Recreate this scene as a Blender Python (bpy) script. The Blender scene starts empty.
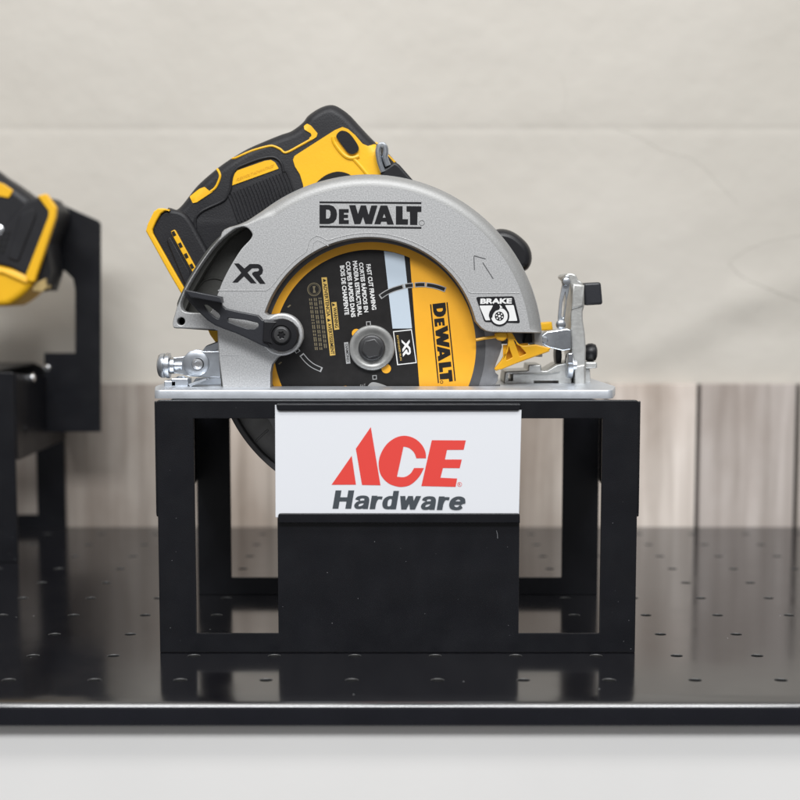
import bpy, bmesh, math, random
from mathutils import Vector, Matrix
from mathutils.geometry import tessellate_polygon
from mathutils.bvhtree import BVHTree

R = math.radians
random.seed(7)
scene = bpy.context.scene
COL = scene.collection

# ------------------------------------------------------------------ camera
F_PX = 1286.0            # focal length in photo pixels (800 px wide)
TH = R(4.89)             # the camera looks slightly down
CAM_D, CAM_H = 0.8885, 0.255
cam_d = bpy.data.cameras.new("camera")
cam = bpy.data.objects.new("camera", cam_d)
COL.objects.link(cam)
cam_d.sensor_width = 36.0
cam_d.lens = 36.0 * F_PX / 800.0
cam.location = (0, -CAM_D, CAM_H)
cam.rotation_euler = (R(90) - TH, 0, 0)
cam_d.clip_start = 0.02
cam_d.clip_end = 50
cam_d.dof.use_dof = True
cam_d.dof.focus_distance = 0.925
cam_d.dof.aperture_fstop = 4.3
scene.camera = cam

# ------------------------------------------------------------------ light of the shop
world = bpy.data.worlds.new("World")
scene.world = world
world.use_nodes = True
wn, wl = world.node_tree.nodes, world.node_tree.links
wn.clear()
w_out = wn.new("ShaderNodeOutputWorld")
w_bg = wn.new("ShaderNodeBackground")
w_tc = wn.new("ShaderNodeTexCoord")
w_sep = wn.new("ShaderNodeSeparateXYZ")
w_map = wn.new("ShaderNodeMapRange")
w_ramp = wn.new("ShaderNodeValToRGB")
wl.new(w_tc.outputs["Generated"], w_sep.inputs[0])
wl.new(w_sep.outputs["Z"], w_map.inputs["Value"])
w_map.inputs["From Min"].default_value = -1
w_map.inputs["From Max"].default_value = 1
wl.new(w_map.outputs[0], w_ramp.inputs[0])
w_ramp.color_ramp.elements[0].color = (0.16, 0.155, 0.15, 1)
w_ramp.color_ramp.elements[1].color = (0.62, 0.63, 0.65, 1)
e = w_ramp.color_ramp.elements.new(0.5)
e.color = (0.28, 0.28, 0.285, 1)
wl.new(w_ramp.outputs[0], w_bg.inputs["Color"])
w_bg.inputs["Strength"].default_value = 0.75
wl.new(w_bg.outputs[0], w_out.inputs[0])


def lamp(name, loc, rot, sx, sy, power, color):
    ld = bpy.data.lights.new(name, "AREA")
    ld.shape = "RECTANGLE"
    ld.size, ld.size_y = sx, sy
    ld.energy = power
    ld.color = color
    o = bpy.data.objects.new(name, ld)
    o.location = loc
    o.rotation_euler = rot
    COL.objects.link(o)
    return o


# ceiling fluorescents of the shop, above and behind the photographer
lamp("ceiling_lamp", (-0.75, -1.0, 2.3), (R(22), R(-8), 0), 1.3, 0.35, 15, (1.0, 0.985, 0.96))
lamp("ceiling_lamp", (0.85, -1.0, 2.3), (R(22), R(8), 0), 1.3, 0.35, 15, (1.0, 0.985, 0.96))
lamp("ceiling_lamp", (0.0, -2.4, 2.3), (R(47), 0, 0), 2.4, 0.6, 84, (0.97, 0.985, 1.0))

scene.view_settings.view_transform = "Standard"
scene.view_settings.look = "None"
scene.view_settings.exposure = 0.14
scene.view_settings.gamma = 1.0

# ------------------------------------------------------------------ pixel -> place
CAM = Vector((0, -CAM_D, CAM_H))
FWD = Vector((0, math.cos(TH), -math.sin(TH)))
UPV = Vector((0, math.sin(TH), math.cos(TH)))
RGT = Vector((1, 0, 0))


def P(px, py, Y):
    d = FWD + RGT * ((px - 400) / F_PX) + UPV * ((400 - py) / F_PX)
    return CAM + d * ((Y + CAM_D) / d.y)


def U2(pts, Y):
    """photo points -> metric (x, z) on the plane at depth Y"""
    out = []
    for p in pts:
        w = P(p[0], p[1], Y)
        out.append((w.x, w.z))
    return out


def ground_D(py):
    return CAM_H / math.tan(math.atan((py - 400) / F_PX) + TH)


MM = 0.72e-3     # one photo pixel at the saw, metres


# ------------------------------------------------------------------ materials
def new_mat(name):
    m = bpy.data.materials.new(name)
    m.use_nodes = True
    nt = m.node_tree
    return m, nt.nodes, nt.links, nt.nodes["Principled BSDF"]


def simple(name, col, rough=0.5, metal=0.0, bump=0.0, bscale=800, var=0.0, vscale=60, spec=0.5, rvar=0.0, coat=0.0):
    m, n, l, b = new_mat(name)
    b.inputs["Base Color"].default_value = (*col, 1)
    b.inputs["Roughness"].default_value = rough
    b.inputs["Metallic"].default_value = metal
    b.inputs["Specular IOR Level"].default_value = spec
    b.inputs["Coat Weight"].default_value = coat
    tc = n.new("ShaderNodeTexCoord")
    if bump > 0:
        nz = n.new("ShaderNodeTexNoise")
        nz.inputs["Scale"].default_value = bscale
        nz.inputs["Detail"].default_value = 3
        l.new(tc.outputs["Object"], nz.inputs["Vector"])
        bp = n.new("ShaderNodeBump")
        bp.inputs["Strength"].default_value = bump
        bp.inputs["Distance"].default_value = 0.0006
        l.new(nz.outputs["Fac"], bp.inputs["Height"])
        l.new(bp.outputs[0], b.inputs["Normal"])
    if var > 0:
        nz = n.new("ShaderNodeTexNoise")
        nz.inputs["Scale"].default_value = vscale
        nz.inputs["Detail"].default_value = 5
        l.new(tc.outputs["Object"], nz.inputs["Vector"])
        rp = n.new("ShaderNodeValToRGB")
        rp.color_ramp.elements[0].position = 0.3
        rp.color_ramp.elements[1].position = 0.7
        rp.color_ramp.elements[0].color = (*[c * (1 - var) for c in col], 1)
        rp.color_ramp.elements[1].color = (*[min(1, c * (1 + var)) for c in col], 1)
        l.new(nz.outputs["Fac"], rp.inputs[0])
        l.new(rp.outputs[0], b.inputs["Base Color"])
    if rvar > 0:
        nz = n.new("ShaderNodeTexNoise")
        nz.inputs["Scale"].default_value = 45
        nz.inputs["Detail"].default_value = 6
        l.new(tc.outputs["Object"], nz.inputs["Vector"])
        mr = n.new("ShaderNodeMapRange")
        mr.inputs["From Min"].default_value = 0.3
        mr.inputs["From Max"].default_value = 0.7
        mr.inputs["To Min"].default_value = max(0.02, rough - rvar)
        mr.inputs["To Max"].default_value = min(1, rough + rvar)
        l.new(nz.outputs["Fac"], mr.inputs["Value"])
        l.new(mr.outputs[0], b.inputs["Roughness"])
    return m


def cast_metal(name, lo, hi, rough=0.42):
    m, n, l, b = new_mat(name)
    tc = n.new("ShaderNodeTexCoord")
    nz = n.new("ShaderNodeTexNoise")
    nz.inputs["Scale"].default_value = 1100
    nz.inputs["Detail"].default_value = 2
    l.new(tc.outputs["Object"], nz.inputs["Vector"])
    rp = n.new("ShaderNodeValToRGB")
    rp.color_ramp.elements[0].position = 0.32
    rp.color_ramp.elements[1].position = 0.68
    rp.color_ramp.elements[0].color = (*lo, 1)
    rp.color_ramp.elements[1].color = (*hi, 1)
    l.new(nz.outputs["Fac"], rp.inputs[0])
    l.new(rp.outputs[0], b.inputs["Base Color"])
    bp = n.new("ShaderNodeBump")
    bp.inputs["Strength"].default_value = 0.2
    bp.inputs["Distance"].default_value = 0.0004
    l.new(nz.outputs["Fac"], bp.inputs["Height"])
    l.new(bp.outputs[0], b.inputs["Normal"])
    b.inputs["Metallic"].default_value = 0.4
    b.inputs["Roughness"].default_value = rough
    return m


M = {}
M["guard"] = cast_metal("cast_aluminium", (0.41, 0.412, 0.414), (0.59, 0.592, 0.594))
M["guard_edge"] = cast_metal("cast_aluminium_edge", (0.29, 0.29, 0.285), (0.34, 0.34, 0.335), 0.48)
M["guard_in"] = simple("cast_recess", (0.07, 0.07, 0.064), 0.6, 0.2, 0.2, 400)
M["ink"] = simple("black_ink", (0.010, 0.010, 0.012), 0.5, spec=0.25)
M["ring"] = simple("dark_steel", (0.13, 0.13, 0.135), 0.45, 0.6, 0.1, 900)
M["zinc"] = simple("zinc_plate", (0.56, 0.59, 0.63), 0.34, 1.0, 0.08, 500, 0.08, 120, rvar=0.1)
M["plate"] = simple("shoe_aluminium", (0.60, 0.63, 0.675), 0.38, 0.7, 0.08, 900, 0.04, 200, rvar=0.05)
M["cast"] = simple("raw_cast_alloy", (0.56, 0.56, 0.54), 0.42, 0.75, 0.25, 500, 0.12, 200)
M["steel"] = simple("blade_steel", (0.30, 0.30, 0.31), 0.38, 0.9, 0.05, 700, 0.1, 150)
M["lower"] = simple("lower_guard_steel", (0.34, 0.34, 0.34), 0.5, 0.4, 0.1, 500, 0.15, 80)
M["yellow"] = simple("yellow_plastic", (0.86, 0.47, 0.010), 0.42, 0, 0.12, 900, 0.03, 60)
M["amber"] = simple("amber_plastic", (0.70, 0.36, 0.010), 0.4, 0, 0.1, 700, 0.06, 60)
M["bladeyellow"] = simple("blade_yellow_paint", (0.86, 0.41, 0.018), 0.48, 0, 0.05, 900, 0.03, 80)
M["bladeblack"] = simple("blade_black_paint", (0.013, 0.012, 0.012), 0.5, 0, 0.08, 700, 0.2, 150, spec=0.25)
M["stripe"] = simple("pale_blue_print", (0.52, 0.60, 0.68), 0.5)
M["white"] = simple("white_print", (0.78, 0.78, 0.77), 0.6)
M["greyprint"] = simple("grey_print", (0.36, 0.36, 0.36), 0.6)
M["gold"] = simple("gold_print", (0.60, 0.40, 0.10), 0.5)
M["goldfaint"] = simple("faint_gold_print", (0.17, 0.14, 0.08), 0.6)
M["rubber"] = simple("black_rubber", (0.011, 0.011, 0.0135), 0.52, 0, 0.3, 900, 0.15, 50, rvar=0.1, spec=0.38)
M["blackplastic"] = simple("black_plastic", (0.009, 0.009, 0.011), 0.38, 0, 0.1, 700, spec=0.4)
M["lever"] = simple("grey_black_plastic", (0.019, 0.020, 0.025), 0.4, 0, 0.15, 800)
M["darkbolt"] = simple("black_oxide_bolt", (0.07, 0.07, 0.072), 0.4, 0.6, 0.1, 500)
M["flange"] = simple("grey_flange", (0.36, 0.36, 0.35), 0.42, 0.6, 0.15, 600, 0.12, 200)
M["coat"] = simple("black_powder_coat", (0.0052, 0.0055, 0.0078), 0.36, 0, 0.22, 1400, 0.15, 40, rvar=0.06, spec=0.38)
M["card"] = simple("white_card", (0.755, 0.77, 0.805), 0.55, 0, 0.03, 200)
M["red"] = simple("red_print", (0.76, 0.058, 0.045), 0.55)
M["greytext"] = simple("slate_print", (0.055, 0.066, 0.078), 0.55)
M["screw"] = simple("bright_screw", (0.75, 0.76, 0.78), 0.25, 1.0)
M["dust"] = simple("dust_speck", (0.16, 0.16, 0.17), 0.9)
M["void"] = simple("black_void", (0.004, 0.004, 0.004), 0.8)


def wall_mat():
    m, n, l, b = new_mat("cream_wall_paint")
    tc = n.new("ShaderNodeTexCoord")
    big = n.new("ShaderNodeTexNoise")
    big.inputs["Scale"].default_value = 3.2
    big.inputs["Detail"].default_value = 4
    l.new(tc.outputs["Object"], big.inputs["Vector"])
    fine = n.new("ShaderNodeTexNoise")
    fine.inputs["Scale"].default_value = 60
    fine.inputs["Detail"].default_value = 6
    l.new(tc.outputs["Object"], fine.inputs["Vector"])
    rp = n.new("ShaderNodeValToRGB")
    rp.color_ramp.elements[0].position = 0.3
    rp.color_ramp.elements[1].position = 0.72
    rp.color_ramp.elements[0].color = (0.535, 0.503, 0.449, 1)
    rp.color_ramp.elements[1].color = (0.592, 0.560, 0.507, 1)
    l.new(big.outputs["Fac"], rp.inputs[0])
    # hair cracks: thin level lines of a slow noise, only in places
    cr = n.new("ShaderNodeTexNoise")
    cr.inputs["Scale"].default_value = 2.1
    cr.inputs["Detail"].default_value = 5
    cr.inputs["Distortion"].default_value = 0.6
    l.new(tc.outputs["Object"], cr.inputs["Vector"])
    s = n.new("ShaderNodeMath"); s.operation = "SUBTRACT"; s.inputs[1].default_value = 0.53
    l.new(cr.outputs["Fac"], s.inputs[0])
    a = n.new("ShaderNodeMath"); a.operation = "ABSOLUTE"
    l.new(s.outputs[0], a.inputs[0])
    mr = n.new("ShaderNodeMapRange")
    mr.inputs["From Min"].default_value = 0.0
    mr.inputs["From Max"].default_value = 0.004
    mr.inputs["To Min"].default_value = 1.0
    mr.inputs["To Max"].default_value = 0.0
    l.new(a.outputs[0], mr.inputs["Value"])
    mk = n.new("ShaderNodeTexNoise"); mk.inputs["Scale"].default_value = 4.0
    l.new(tc.outputs["Object"], mk.inputs["Vector"])
    mk2 = n.new("ShaderNodeMapRange")
    mk2.inputs["From Min"].default_value = 0.5; mk2.inputs["From Max"].default_value = 0.62
    l.new(mk.outputs["Fac"], mk2.inputs["Value"])
    cm = n.new("ShaderNodeMath"); cm.operation = "MULTIPLY"
    l.new(mr.outputs[0], cm.inputs[0]); l.new(mk2.outputs[0], cm.inputs[1])
    cm2 = n.new("ShaderNodeMath"); cm2.operation = "MULTIPLY"; cm2.inputs[1].default_value = 0.05
    l.new(cm.outputs[0], cm2.inputs[0])
    mix = n.new("ShaderNodeMixRGB")
    mix.inputs["Color2"].default_value = (0.33, 0.31, 0.27, 1)
    l.new(cm2.outputs[0], mix.inputs["Fac"]); l.new(rp.outputs[0], mix.inputs["Color1"])
    l.new(mix.outputs[0], b.inputs["Base Color"])
    b.inputs["Roughness"].default_value = 0.6
    b1 = n.new("ShaderNodeBump"); b1.inputs["Strength"].default_value = 0.5; b1.inputs["Distance"].default_value = 0.02
    l.new(big.outputs["Fac"], b1.inputs["Height"])
    b2 = n.new("ShaderNodeBump"); b2.inputs["Strength"].default_value = 0.15; b2.inputs["Distance"].default_value = 0.004
    l.new(fine.outputs["Fac"], b2.inputs["Height"]); l.new(b1.outputs[0], b2.inputs["Normal"])
    l.new(b2.outputs[0], b.inputs["Normal"])
    return m


def plank_mat():
    m, n, l, b = new_mat("weathered_planks")
    tc = n.new("ShaderNodeTexCoord")
    at = n.new("ShaderNodeAttribute"); at.attribute_name = "tone"
    mp = n.new("ShaderNodeMapping")
    mp.inputs["Scale"].default_value = (44, 1, 2.4)
    l.new(tc.outputs["Object"], mp.inputs["Vector"])
    g = n.new("ShaderNodeTexNoise"); g.inputs["Scale"].default_value = 1.6; g.inputs["Detail"].default_value = 8
    g.inputs["Distortion"].default_value = 0.5
    l.new(mp.outputs[0], g.inputs["Vector"])
    mp2 = n.new("ShaderNodeMapping"); mp2.inputs["Scale"].default_value = (9, 1, 5)
    mp2.inputs["Rotation"].default_value = (0, R(-14), 0)
    l.new(tc.outputs["Object"], mp2.inputs["Vector"])
    g2 = n.new("ShaderNodeTexNoise"); g2.inputs["Scale"].default_value = 1.3; g2.inputs["Detail"].default_value = 4
    l.new(mp2.outputs[0], g2.inputs["Vector"])
    rp = n.new("ShaderNodeValToRGB")
    rp.color_ramp.elements[0].position = 0.34; rp.color_ramp.elements[1].position = 0.66
    rp.color_ramp.elements[0].color = (0.43, 0.385, 0.345, 1)
    rp.color_ramp.elements[1].color = (0.61, 0.56, 0.515, 1)
    l.new(g.outputs["Fac"], rp.inputs[0])
    rp2 = n.new("ShaderNodeValToRGB")
    rp2.color_ramp.elements[0].position = 0.36; rp2.color_ramp.elements[1].position = 0.62
    rp2.color_ramp.elements[0].color = (0.64, 0.585, 0.545, 1)
    rp2.color_ramp.elements[1].color = (1, 1, 1, 1)
    l.new(g2.outputs["Fac"], rp2.inputs[0])
    mx = n.new("ShaderNodeMixRGB"); mx.blend_type = "MULTIPLY"; mx.inputs["Fac"].default_value = 0.75
    l.new(rp.outputs[0], mx.inputs["Color1"]); l.new(rp2.outputs[0], mx.inputs["Color2"])
    mx2 = n.new("ShaderNodeMixRGB"); mx2.blend_type = "MULTIPLY"; mx2.inputs["Fac"].default_value = 1
    l.new(mx.outputs[0], mx2.inputs["Color1"]); l.new(at.outputs["Color"], mx2.inputs["Color2"])
    l.new(mx2.outputs[0], b.inputs["Base Color"])
    b.inputs["Roughness"].default_value = 0.65
    return m


def shelf_mat():
    m, n, l, b = new_mat("gloss_black_shelf")
    b.inputs["Base Color"].default_value = (0.006, 0.006, 0.008, 1)
    b.inputs["IOR"].default_value = 2.15
    tc = n.new("ShaderNodeTexCoord")
    nz = n.new("ShaderNodeTexNoise"); nz.inputs["Scale"].default_value = 22; nz.inputs["Detail"].default_value = 7
    l.new(tc.outputs["Object"], nz.inputs["Vector"])
    mr = n.new("ShaderNodeMapRange")
    mr.inputs["From Min"].default_value = 0.3; mr.inputs["From Max"].default_value = 0.7
    mr.inputs["To Min"].default_value = 0.10; mr.inputs["To Max"].default_value = 0.17
    l.new(nz.outputs["Fac"], mr.inputs["Value"]); l.new(mr.outputs[0], b.inputs["Roughness"])
    # dust specks
    v = n.new("ShaderNodeTexVoronoi"); v.inputs["Scale"].default_value = 70
    l.new(tc.outputs["Object"], v.inputs["Vector"])
    d = n.new("ShaderNodeMapRange")
    d.inputs["From Min"].default_value = 0.03; d.inputs["From Max"].default_value = 0.045
    d.inputs["To Min"].default_value = 1; d.inputs["To Max"].default_value = 0
    l.new(v.outputs["Distance"], d.inputs["Value"])
    wn_ = n.new("ShaderNodeSeparateColor")
    l.new(v.outputs["Color"], wn_.inputs[0])
    gt = n.new("ShaderNodeMath"); gt.operation = "GREATER_THAN"; gt.inputs[1].default_value = 0.86
    l.new(wn_.outputs[0], gt.inputs[0])
    mu = n.new("ShaderNodeMath"); mu.operation = "MULTIPLY"
    l.new(d.outputs[0], mu.inputs[0]); l.new(gt.outputs[0], mu.inputs[1])
    mix = n.new("ShaderNodeMixRGB")
    mix.inputs["Color1"].default_value = (0.006, 0.006, 0.008, 1)
    mix.inputs["Color2"].default_value = (0.4, 0.4, 0.4, 1)
    l.new(mu.outputs[0], mix.inputs["Fac"]); l.new(mix.outputs[0], b.inputs["Base Color"])
    bp = n.new("ShaderNodeBump"); bp.inputs["Strength"].default_value = 0.05; bp.inputs["Distance"].default_value = 0.002
    nz2 = n.new("ShaderNodeTexNoise"); nz2.inputs["Scale"].default_value = 9
    l.new(tc.outputs["Object"], nz2.inputs["Vector"])
    l.new(nz2.outputs["Fac"], bp.inputs["Height"]); l.new(bp.outputs[0], b.inputs["Normal"])
    return m


M["wall"] = wall_mat()
M["planks"] = plank_mat()
M["shelf"] = shelf_mat()
M["lip"] = simple("shelf_lip_coat", (0.006, 0.0064, 0.010), 0.26, 0, 0.12, 600, 0.1, 40, spec=0.5, rvar=0.06)
M["counter"] = simple("pale_counter_paint", (0.80, 0.79, 0.775), 0.5, 0, 0.05, 200, 0.03, 5)


# ------------------------------------------------------------------ mesh helpers
class MB:
    """collects shapes, then links them as one mesh object"""

    def __init__(self):
        self.v, self.f, self.mi = [], [], []

    def add(self, vs, fs, mi=0):
        o = len(self.v)
        self.v += [tuple(p) for p in vs]
        self.f += [tuple(i + o for i in f) for f in fs]
        self.mi += [mi] * len(fs)

    def build(self, name, mats, parent=None, smooth=35, recalc=True):
        me = bpy.data.meshes.new(name)
        me.from_pydata(self.v, [], self.f)
        if not isinstance(mats, (list, tuple)):
            mats = [mats]
        for m in mats:
            me.materials.append(m)
        me.polygons.foreach_set("material_index", self.mi)
        if recalc:
            bm = bmesh.new(); bm.from_mesh(me)
            bmesh.ops.recalc_face_normals(bm, faces=bm.faces)
            bm.to_mesh(me); bm.free()
        me.polygons.foreach_set("use_smooth", [True] * len(me.polygons))
        me.set_sharp_from_angle(angle=R(smooth))
        me.update()
        o = bpy.data.objects.new(name, me)
        COL.objects.link(o)
        if parent:
            o.parent = parent
            o.matrix_parent_inverse = Matrix.Translation(-Vector(parent.location))
        return o


def area2(p):
    return sum(p[i - 1][0] * p[i][1] - p[i][0] * p[i - 1][1] for i in range(len(p)))


def ccw(p):
    return list(p) if area2(p) > 0 else list(reversed(p))


def inset(p, d):
    """move a CCW loop inwards by d (number or per-vertex list)"""
    n = len(p)
    out = []
    for i in range(n):
        a, b, c = Vector(p[i - 1]), Vector(p[i]), Vector(p[(i + 1) % n])
        e1, e2 = (b - a), (c - b)
        if e1.length < 1e-9: e1 = e2
        if e2.length < 1e-9: e2 = e1
        e1 = e1.normalized(); e2 = e2.normalized()
        n1, n2 = Vector((-e1.y, e1.x)), Vector((-e2.y, e2.x))
        m = n1 + n2
        if m.length < 1e-6: m = n1
        m.normalize()
        k = 1.0 / max(0.5, m.dot(n1))
        dd = d[i] if isinstance(d, (list, tuple)) else d
        q = b + m * (dd * k)
        out.append((q.x, q.y))
    return out


def smooth_loop(pts, n=6):
    """closed Catmull-Rom through the points"""
    out = []
    N = len(pts)
    for i in range(N):
        p0, p1, p2, p3 = (Vector(pts[(i + k - 1) % N]) for k in range(4))
        for k in range(n):
            t = k / n
            q = 0.5 * ((2 * p1) + (p2 - p0) * t + (2 * p0 - 5 * p1 + 4 * p2 - p3) * t * t + (3 * p1 - p0 - 3 * p2 + p3) * t ** 3)
            out.append((q.x, q.y))
    return out


def smooth_path(pts, n=6):
    out = []
    N = len(pts)
    for i in range(N - 1):
        p = [Vector(pts[min(max(i + k - 1, 0), N - 1)]) for k in range(4)]
        for k in range(n):
            t = k / n
            q = 0.5 * ((2 * p[1]) + (p[2] - p[0]) * t + (2 * p[0] - 5 * p[1] + 4 * p[2] - p[3]) * t * t + (3 * p[1] - p[0] - 3 * p[2] + p[3]) * t ** 3)
            out.append(tuple(q))
    out.append(tuple(pts[-1]))
    return out


def round_poly(pts, r, n=5):
    """round every corner of a polygon by radius r (or a per-corner list)"""
    out = []
    N = len(pts)
    for i in range(N):
        a, b, c = Vector(pts[i - 1]), Vector(pts[i]), Vector(pts[(i + 1) % N])
        rr = r[i] if isinstance(r, (list, tuple)) else r
        u, v = (a - b), (c - b)
        k = min(rr, u.length * 0.45, v.length * 0.45)
        if k < 1e-9:
            out.append((b.x, b.y)); continue
        s, e_ = b + u.normalized() * k, b + v.normalized() * k
        for j in range(n + 1):
            t = j / n
            q = s * (1 - t) ** 2 + b * 2 * t * (1 - t) + e_ * t * t
            out.append((q.x, q.y))
    return out


def circle(cx, cy, r, n=48, ry=None):
    ry = ry or r
    return [(cx + r * math.cos(2 * math.pi * i / n), cy + ry * math.sin(2 * math.pi * i / n)) for i in range(n)]


def arc(cx, cy, r, a0, a1, n=40):
    """image-space arc (y down), angles in degrees measured counter-clockwise as seen"""
    return [(cx + r * math.cos(R(a0 + (a1 - a0) * i / n)), cy - r * math.sin(R(a0 + (a1 - a0) * i / n))) for i in range(n + 1)]


MAPS = {
    "front": lambda u, v, d: (u, d, v),      # u=x, v=z, depth runs away from the camera
    "top": lambda u, v, d: (u, v, -d),       # u=x, v=y, depth runs down
    "side": lambda u, v, d: (d, u, v),       # u=y, v=z, depth runs to +x
}


def prism(mb, loop, d0, d1, bev=0.0, seg=3, holes=(), mapping="front", mi=0, depth=None, back_bev=0.0, hole_bev=None, mi_side=None):
    """solid with a rounded front edge; loop and holes in metric 2D; bev may be a per-vertex list"""
    mp = MAPS[mapping]
    if area2(loop) < 0:
        loop = list(reversed(loop))
        if isinstance(bev, (list, tuple)): bev = list(reversed(bev))
    bmax = max(bev) if isinstance(bev, (list, tuple)) else bev
    depth = bmax if depth is None else depth
    hole_bev = min(bmax, 0.0005) if hole_bev is None else hole_bev

    def rings(lp, b, dep, bb):
        out = []
        if dep > 0:
            for k in range(seg + 1):
                a = math.pi / 2 * k / seg
                kk = 1 - math.sin(a)
                bd = [x * kk for x in b] if isinstance(b, (list, tuple)) else b * kk
                if isinstance(b, (list, tuple)):
                    out.append(([q for q in inset(lp, bd)], d0 + dep * (1 - math.cos(a))))
                else:
                    out.append((inset(lp, bd), d0 + dep * (1 - math.cos(a))))
        else:
            out.append((lp, d0))
        if bb > 0:
            for k in range(seg + 1):
                a = math.pi / 2 * k / seg
                out.append((inset(lp, bb * (1 - math.cos(a))), d1 - bb * (1 - math.sin(a))))
        else:
            out.append((lp, d1))
        return out

    sets = [rings(loop, bev, depth, back_bev)]
    for h in holes:
        h = ccw(h)
        h = list(reversed(h))           # CW loop: inset() then grows it
        sets.append(rings(h, hole_bev, hole_bev, 0))
    for rs in sets:
        n = len(rs[0][0])
        vs = [mp(p[0], p[1], d) for lp, d in rs for p in lp]
        fs = []
        for k in range(len(rs) - 1):
            for i in range(n):
                j = (i + 1) % n
                fs.append((k * n + i, k * n + j, (k + 1) * n + j, (k + 1) * n + i))
        mb.add(vs, fs, mi if mi_side is None or rs is not sets[0] else mi_side)
    for idx in (0, -1):
        loops = [[Vector((p[0], p[1], 0)) for p in rs[idx][0]] for rs in sets]
        d = sets[0][idx][1]
        flat = [p for lp in loops for p in lp]
        tris = tessellate_polygon(loops)
        mb.add([mp(p.x, p.y, d) for p in flat], [tuple(t) for t in tris], mi)


def weld(o, dist=1e-6):
    bm = bmesh.new(); bm.from_mesh(o.data)
    bmesh.ops.remove_doubles(bm, verts=bm.verts, dist=dist)
    bmesh.ops.recalc_face_normals(bm, faces=bm.faces)
    bm.to_mesh(o.data); bm.free()


def px_prism(mb, pts, Y0, Y1, bev=0.0, holes=(), **k):
    prism(mb, U2(pts, Y0), Y0, Y1, bev, holes=[U2(h, Y0) for h in holes], **k)


def box(mb, x0, x1, y0, y1, z0, z1, b=0.0, mi=0):
    prism(mb, [(x0, z0), (x1, z0), (x1, z1), (x0, z1)], y0, y1, b, seg=2, mi=mi, back_bev=b)


def lathe(mb, c, axis, prof, n=40, mi=0):
    """prof: list of (radius, offset along axis); axis 'X' or 'Y' or 'Z'"""
    c = Vector(c)
    ax = {"X": Vector((1, 0, 0)), "Y": Vector((0, 1, 0)), "Z": Vector((0, 0, 1))}[axis]
    u = {"X": Vector((0, 1, 0)), "Y": Vector((1, 0, 0)), "Z": Vector((1, 0, 0))}[axis]
    w = ax.cross(u)
    vs, fs = [], []
    for r, t in prof:
        for i in range(n):
            a = 2 * math.pi * i / n
            vs.append(c + ax * t + (u * math.cos(a) + w * math.sin(a)) * r)
    for k in range(len(prof) - 1):
        for i in range(n):
            j = (i + 1) % n
            fs.append((k * n + i, k * n + j, (k + 1) * n + j, (k + 1) * n + i))
    fs.append(tuple(range(n)))
    fs.append(tuple((len(prof) - 1) * n + i for i in range(n)))
    mb.add(vs, fs, mi)


def tube(mb, pts, r, n=8, mi=0, flat=1.0):
    pts = [Vector(p) for p in pts]
    vs, fs = [], []
    N = len(pts)
    for i, p in enumerate(pts):
        t = (pts[min(i + 1, N - 1)] - pts[max(i - 1, 0)]).normalized()
        s = t.cross(Vector((0, 1, 0)))
        if s.length < 1e-4: s = t.cross(Vector((0, 0, 1)))
        s.normalize()
        w = s.cross(t).normalized()
        for k in range(n):
            a = 2 * math.pi * k / n
            vs.append(p + s * (r * math.cos(a)) + w * (r * flat * math.sin(a)))
    for i in range(N - 1):
        for k in range(n):
            k2 = (k + 1) % n
            fs.append((i * n + k, i * n + k2, (i + 1) * n + k2, (i + 1) * n + k))
    fs.append(tuple(range(n)))
    fs.append(tuple((N - 1) * n + k for k in range(n)))
    mb.add(vs, fs, mi)


def ink(mb, loops_px, Y, mi=0):
    """flat printed shape (outer loop then holes) on the plane at depth Y"""
    loops = [[Vector((p[0], p[1], 0)) for p in lp] for lp in loops_px]
    flat = [p for lp in loops for p in lp]
    tris = tessellate_polygon(loops)
    vs, fs = [], []
    for t in tris:
        a, b, c = (flat[i] for i in t)
        s = (b.x - a.x) * (c.y - a.y) - (b.y - a.y) * (c.x - a.x)
        fs.append(tuple(t) if s > 0 else tuple(reversed(t)))
    mb.add([P(p.x, p.y, Y) for p in flat], fs, mi)


def band(pts, w):
    """ribbon of width w along a polyline, as a closed polygon"""
    L, Rr = [], []
    N = len(pts)
    for i in range(N):
        a, b = Vector(pts[max(i - 1, 0)]), Vector(pts[min(i + 1, N - 1)])
        t = (b - a).normalized()
        nn = Vector((-t.y, t.x)) * (w / 2)
        p = Vector(pts[i])
        L.append(tuple(p + nn)); Rr.append(tuple(p - nn))
    return L + list(reversed(Rr))


def text_shape(body, weight=0.0, shear=0.0, spacing=1.0):
    cu = bpy.data.curves.new("lettering", "FONT")
    cu.body = body
    cu.offset = weight
    cu.shear = shear
    cu.space_character = spacing
    cu.resolution_u = 4
    o = bpy.data.objects.new("lettering", cu)
    COL.objects.link(o)
    dg = bpy.context.evaluated_depsgraph_get()
    dg.update()
    me = bpy.data.meshes.new_from_object(o.evaluated_get(dg))
    vs = [(v.co.x, v.co.y) for v in me.vertices]
    fs = [tuple(p.vertices) for p in me.polygons]
    bpy.data.objects.remove(o); bpy.data.curves.remove(cu); bpy.data.meshes.remove(me)
    x0, x1 = min(v[0] for v in vs), max(v[0] for v in vs)
    y0, y1 = min(v[1] for v in vs), max(v[1] for v in vs)
    return [((v[0] - x0) / (x1 - x0), (v[1] - y0) / (y1 - y0)) for v in vs], fs


def ink_text(mb, body, O, U, V, Y, mi=0, **k):
    """text whose bounding box is spread over origin O, along U, up V (photo pixels)"""
    vs, fs = text_shape(body, **k)
    w = [P(O[0] + U[0] * a + V[0] * b, O[1] + U[1] * a + V[1] * b, Y) for a, b in vs]
    ff = []
    for f in fs:
        a, b, c = (w[i] for i in f[:3])
        nrm = (b - a).cross(c - a)
        ff.append(f if nrm.y < 0 else tuple(reversed(f)))
    mb.add(w, ff, mi)


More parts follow.
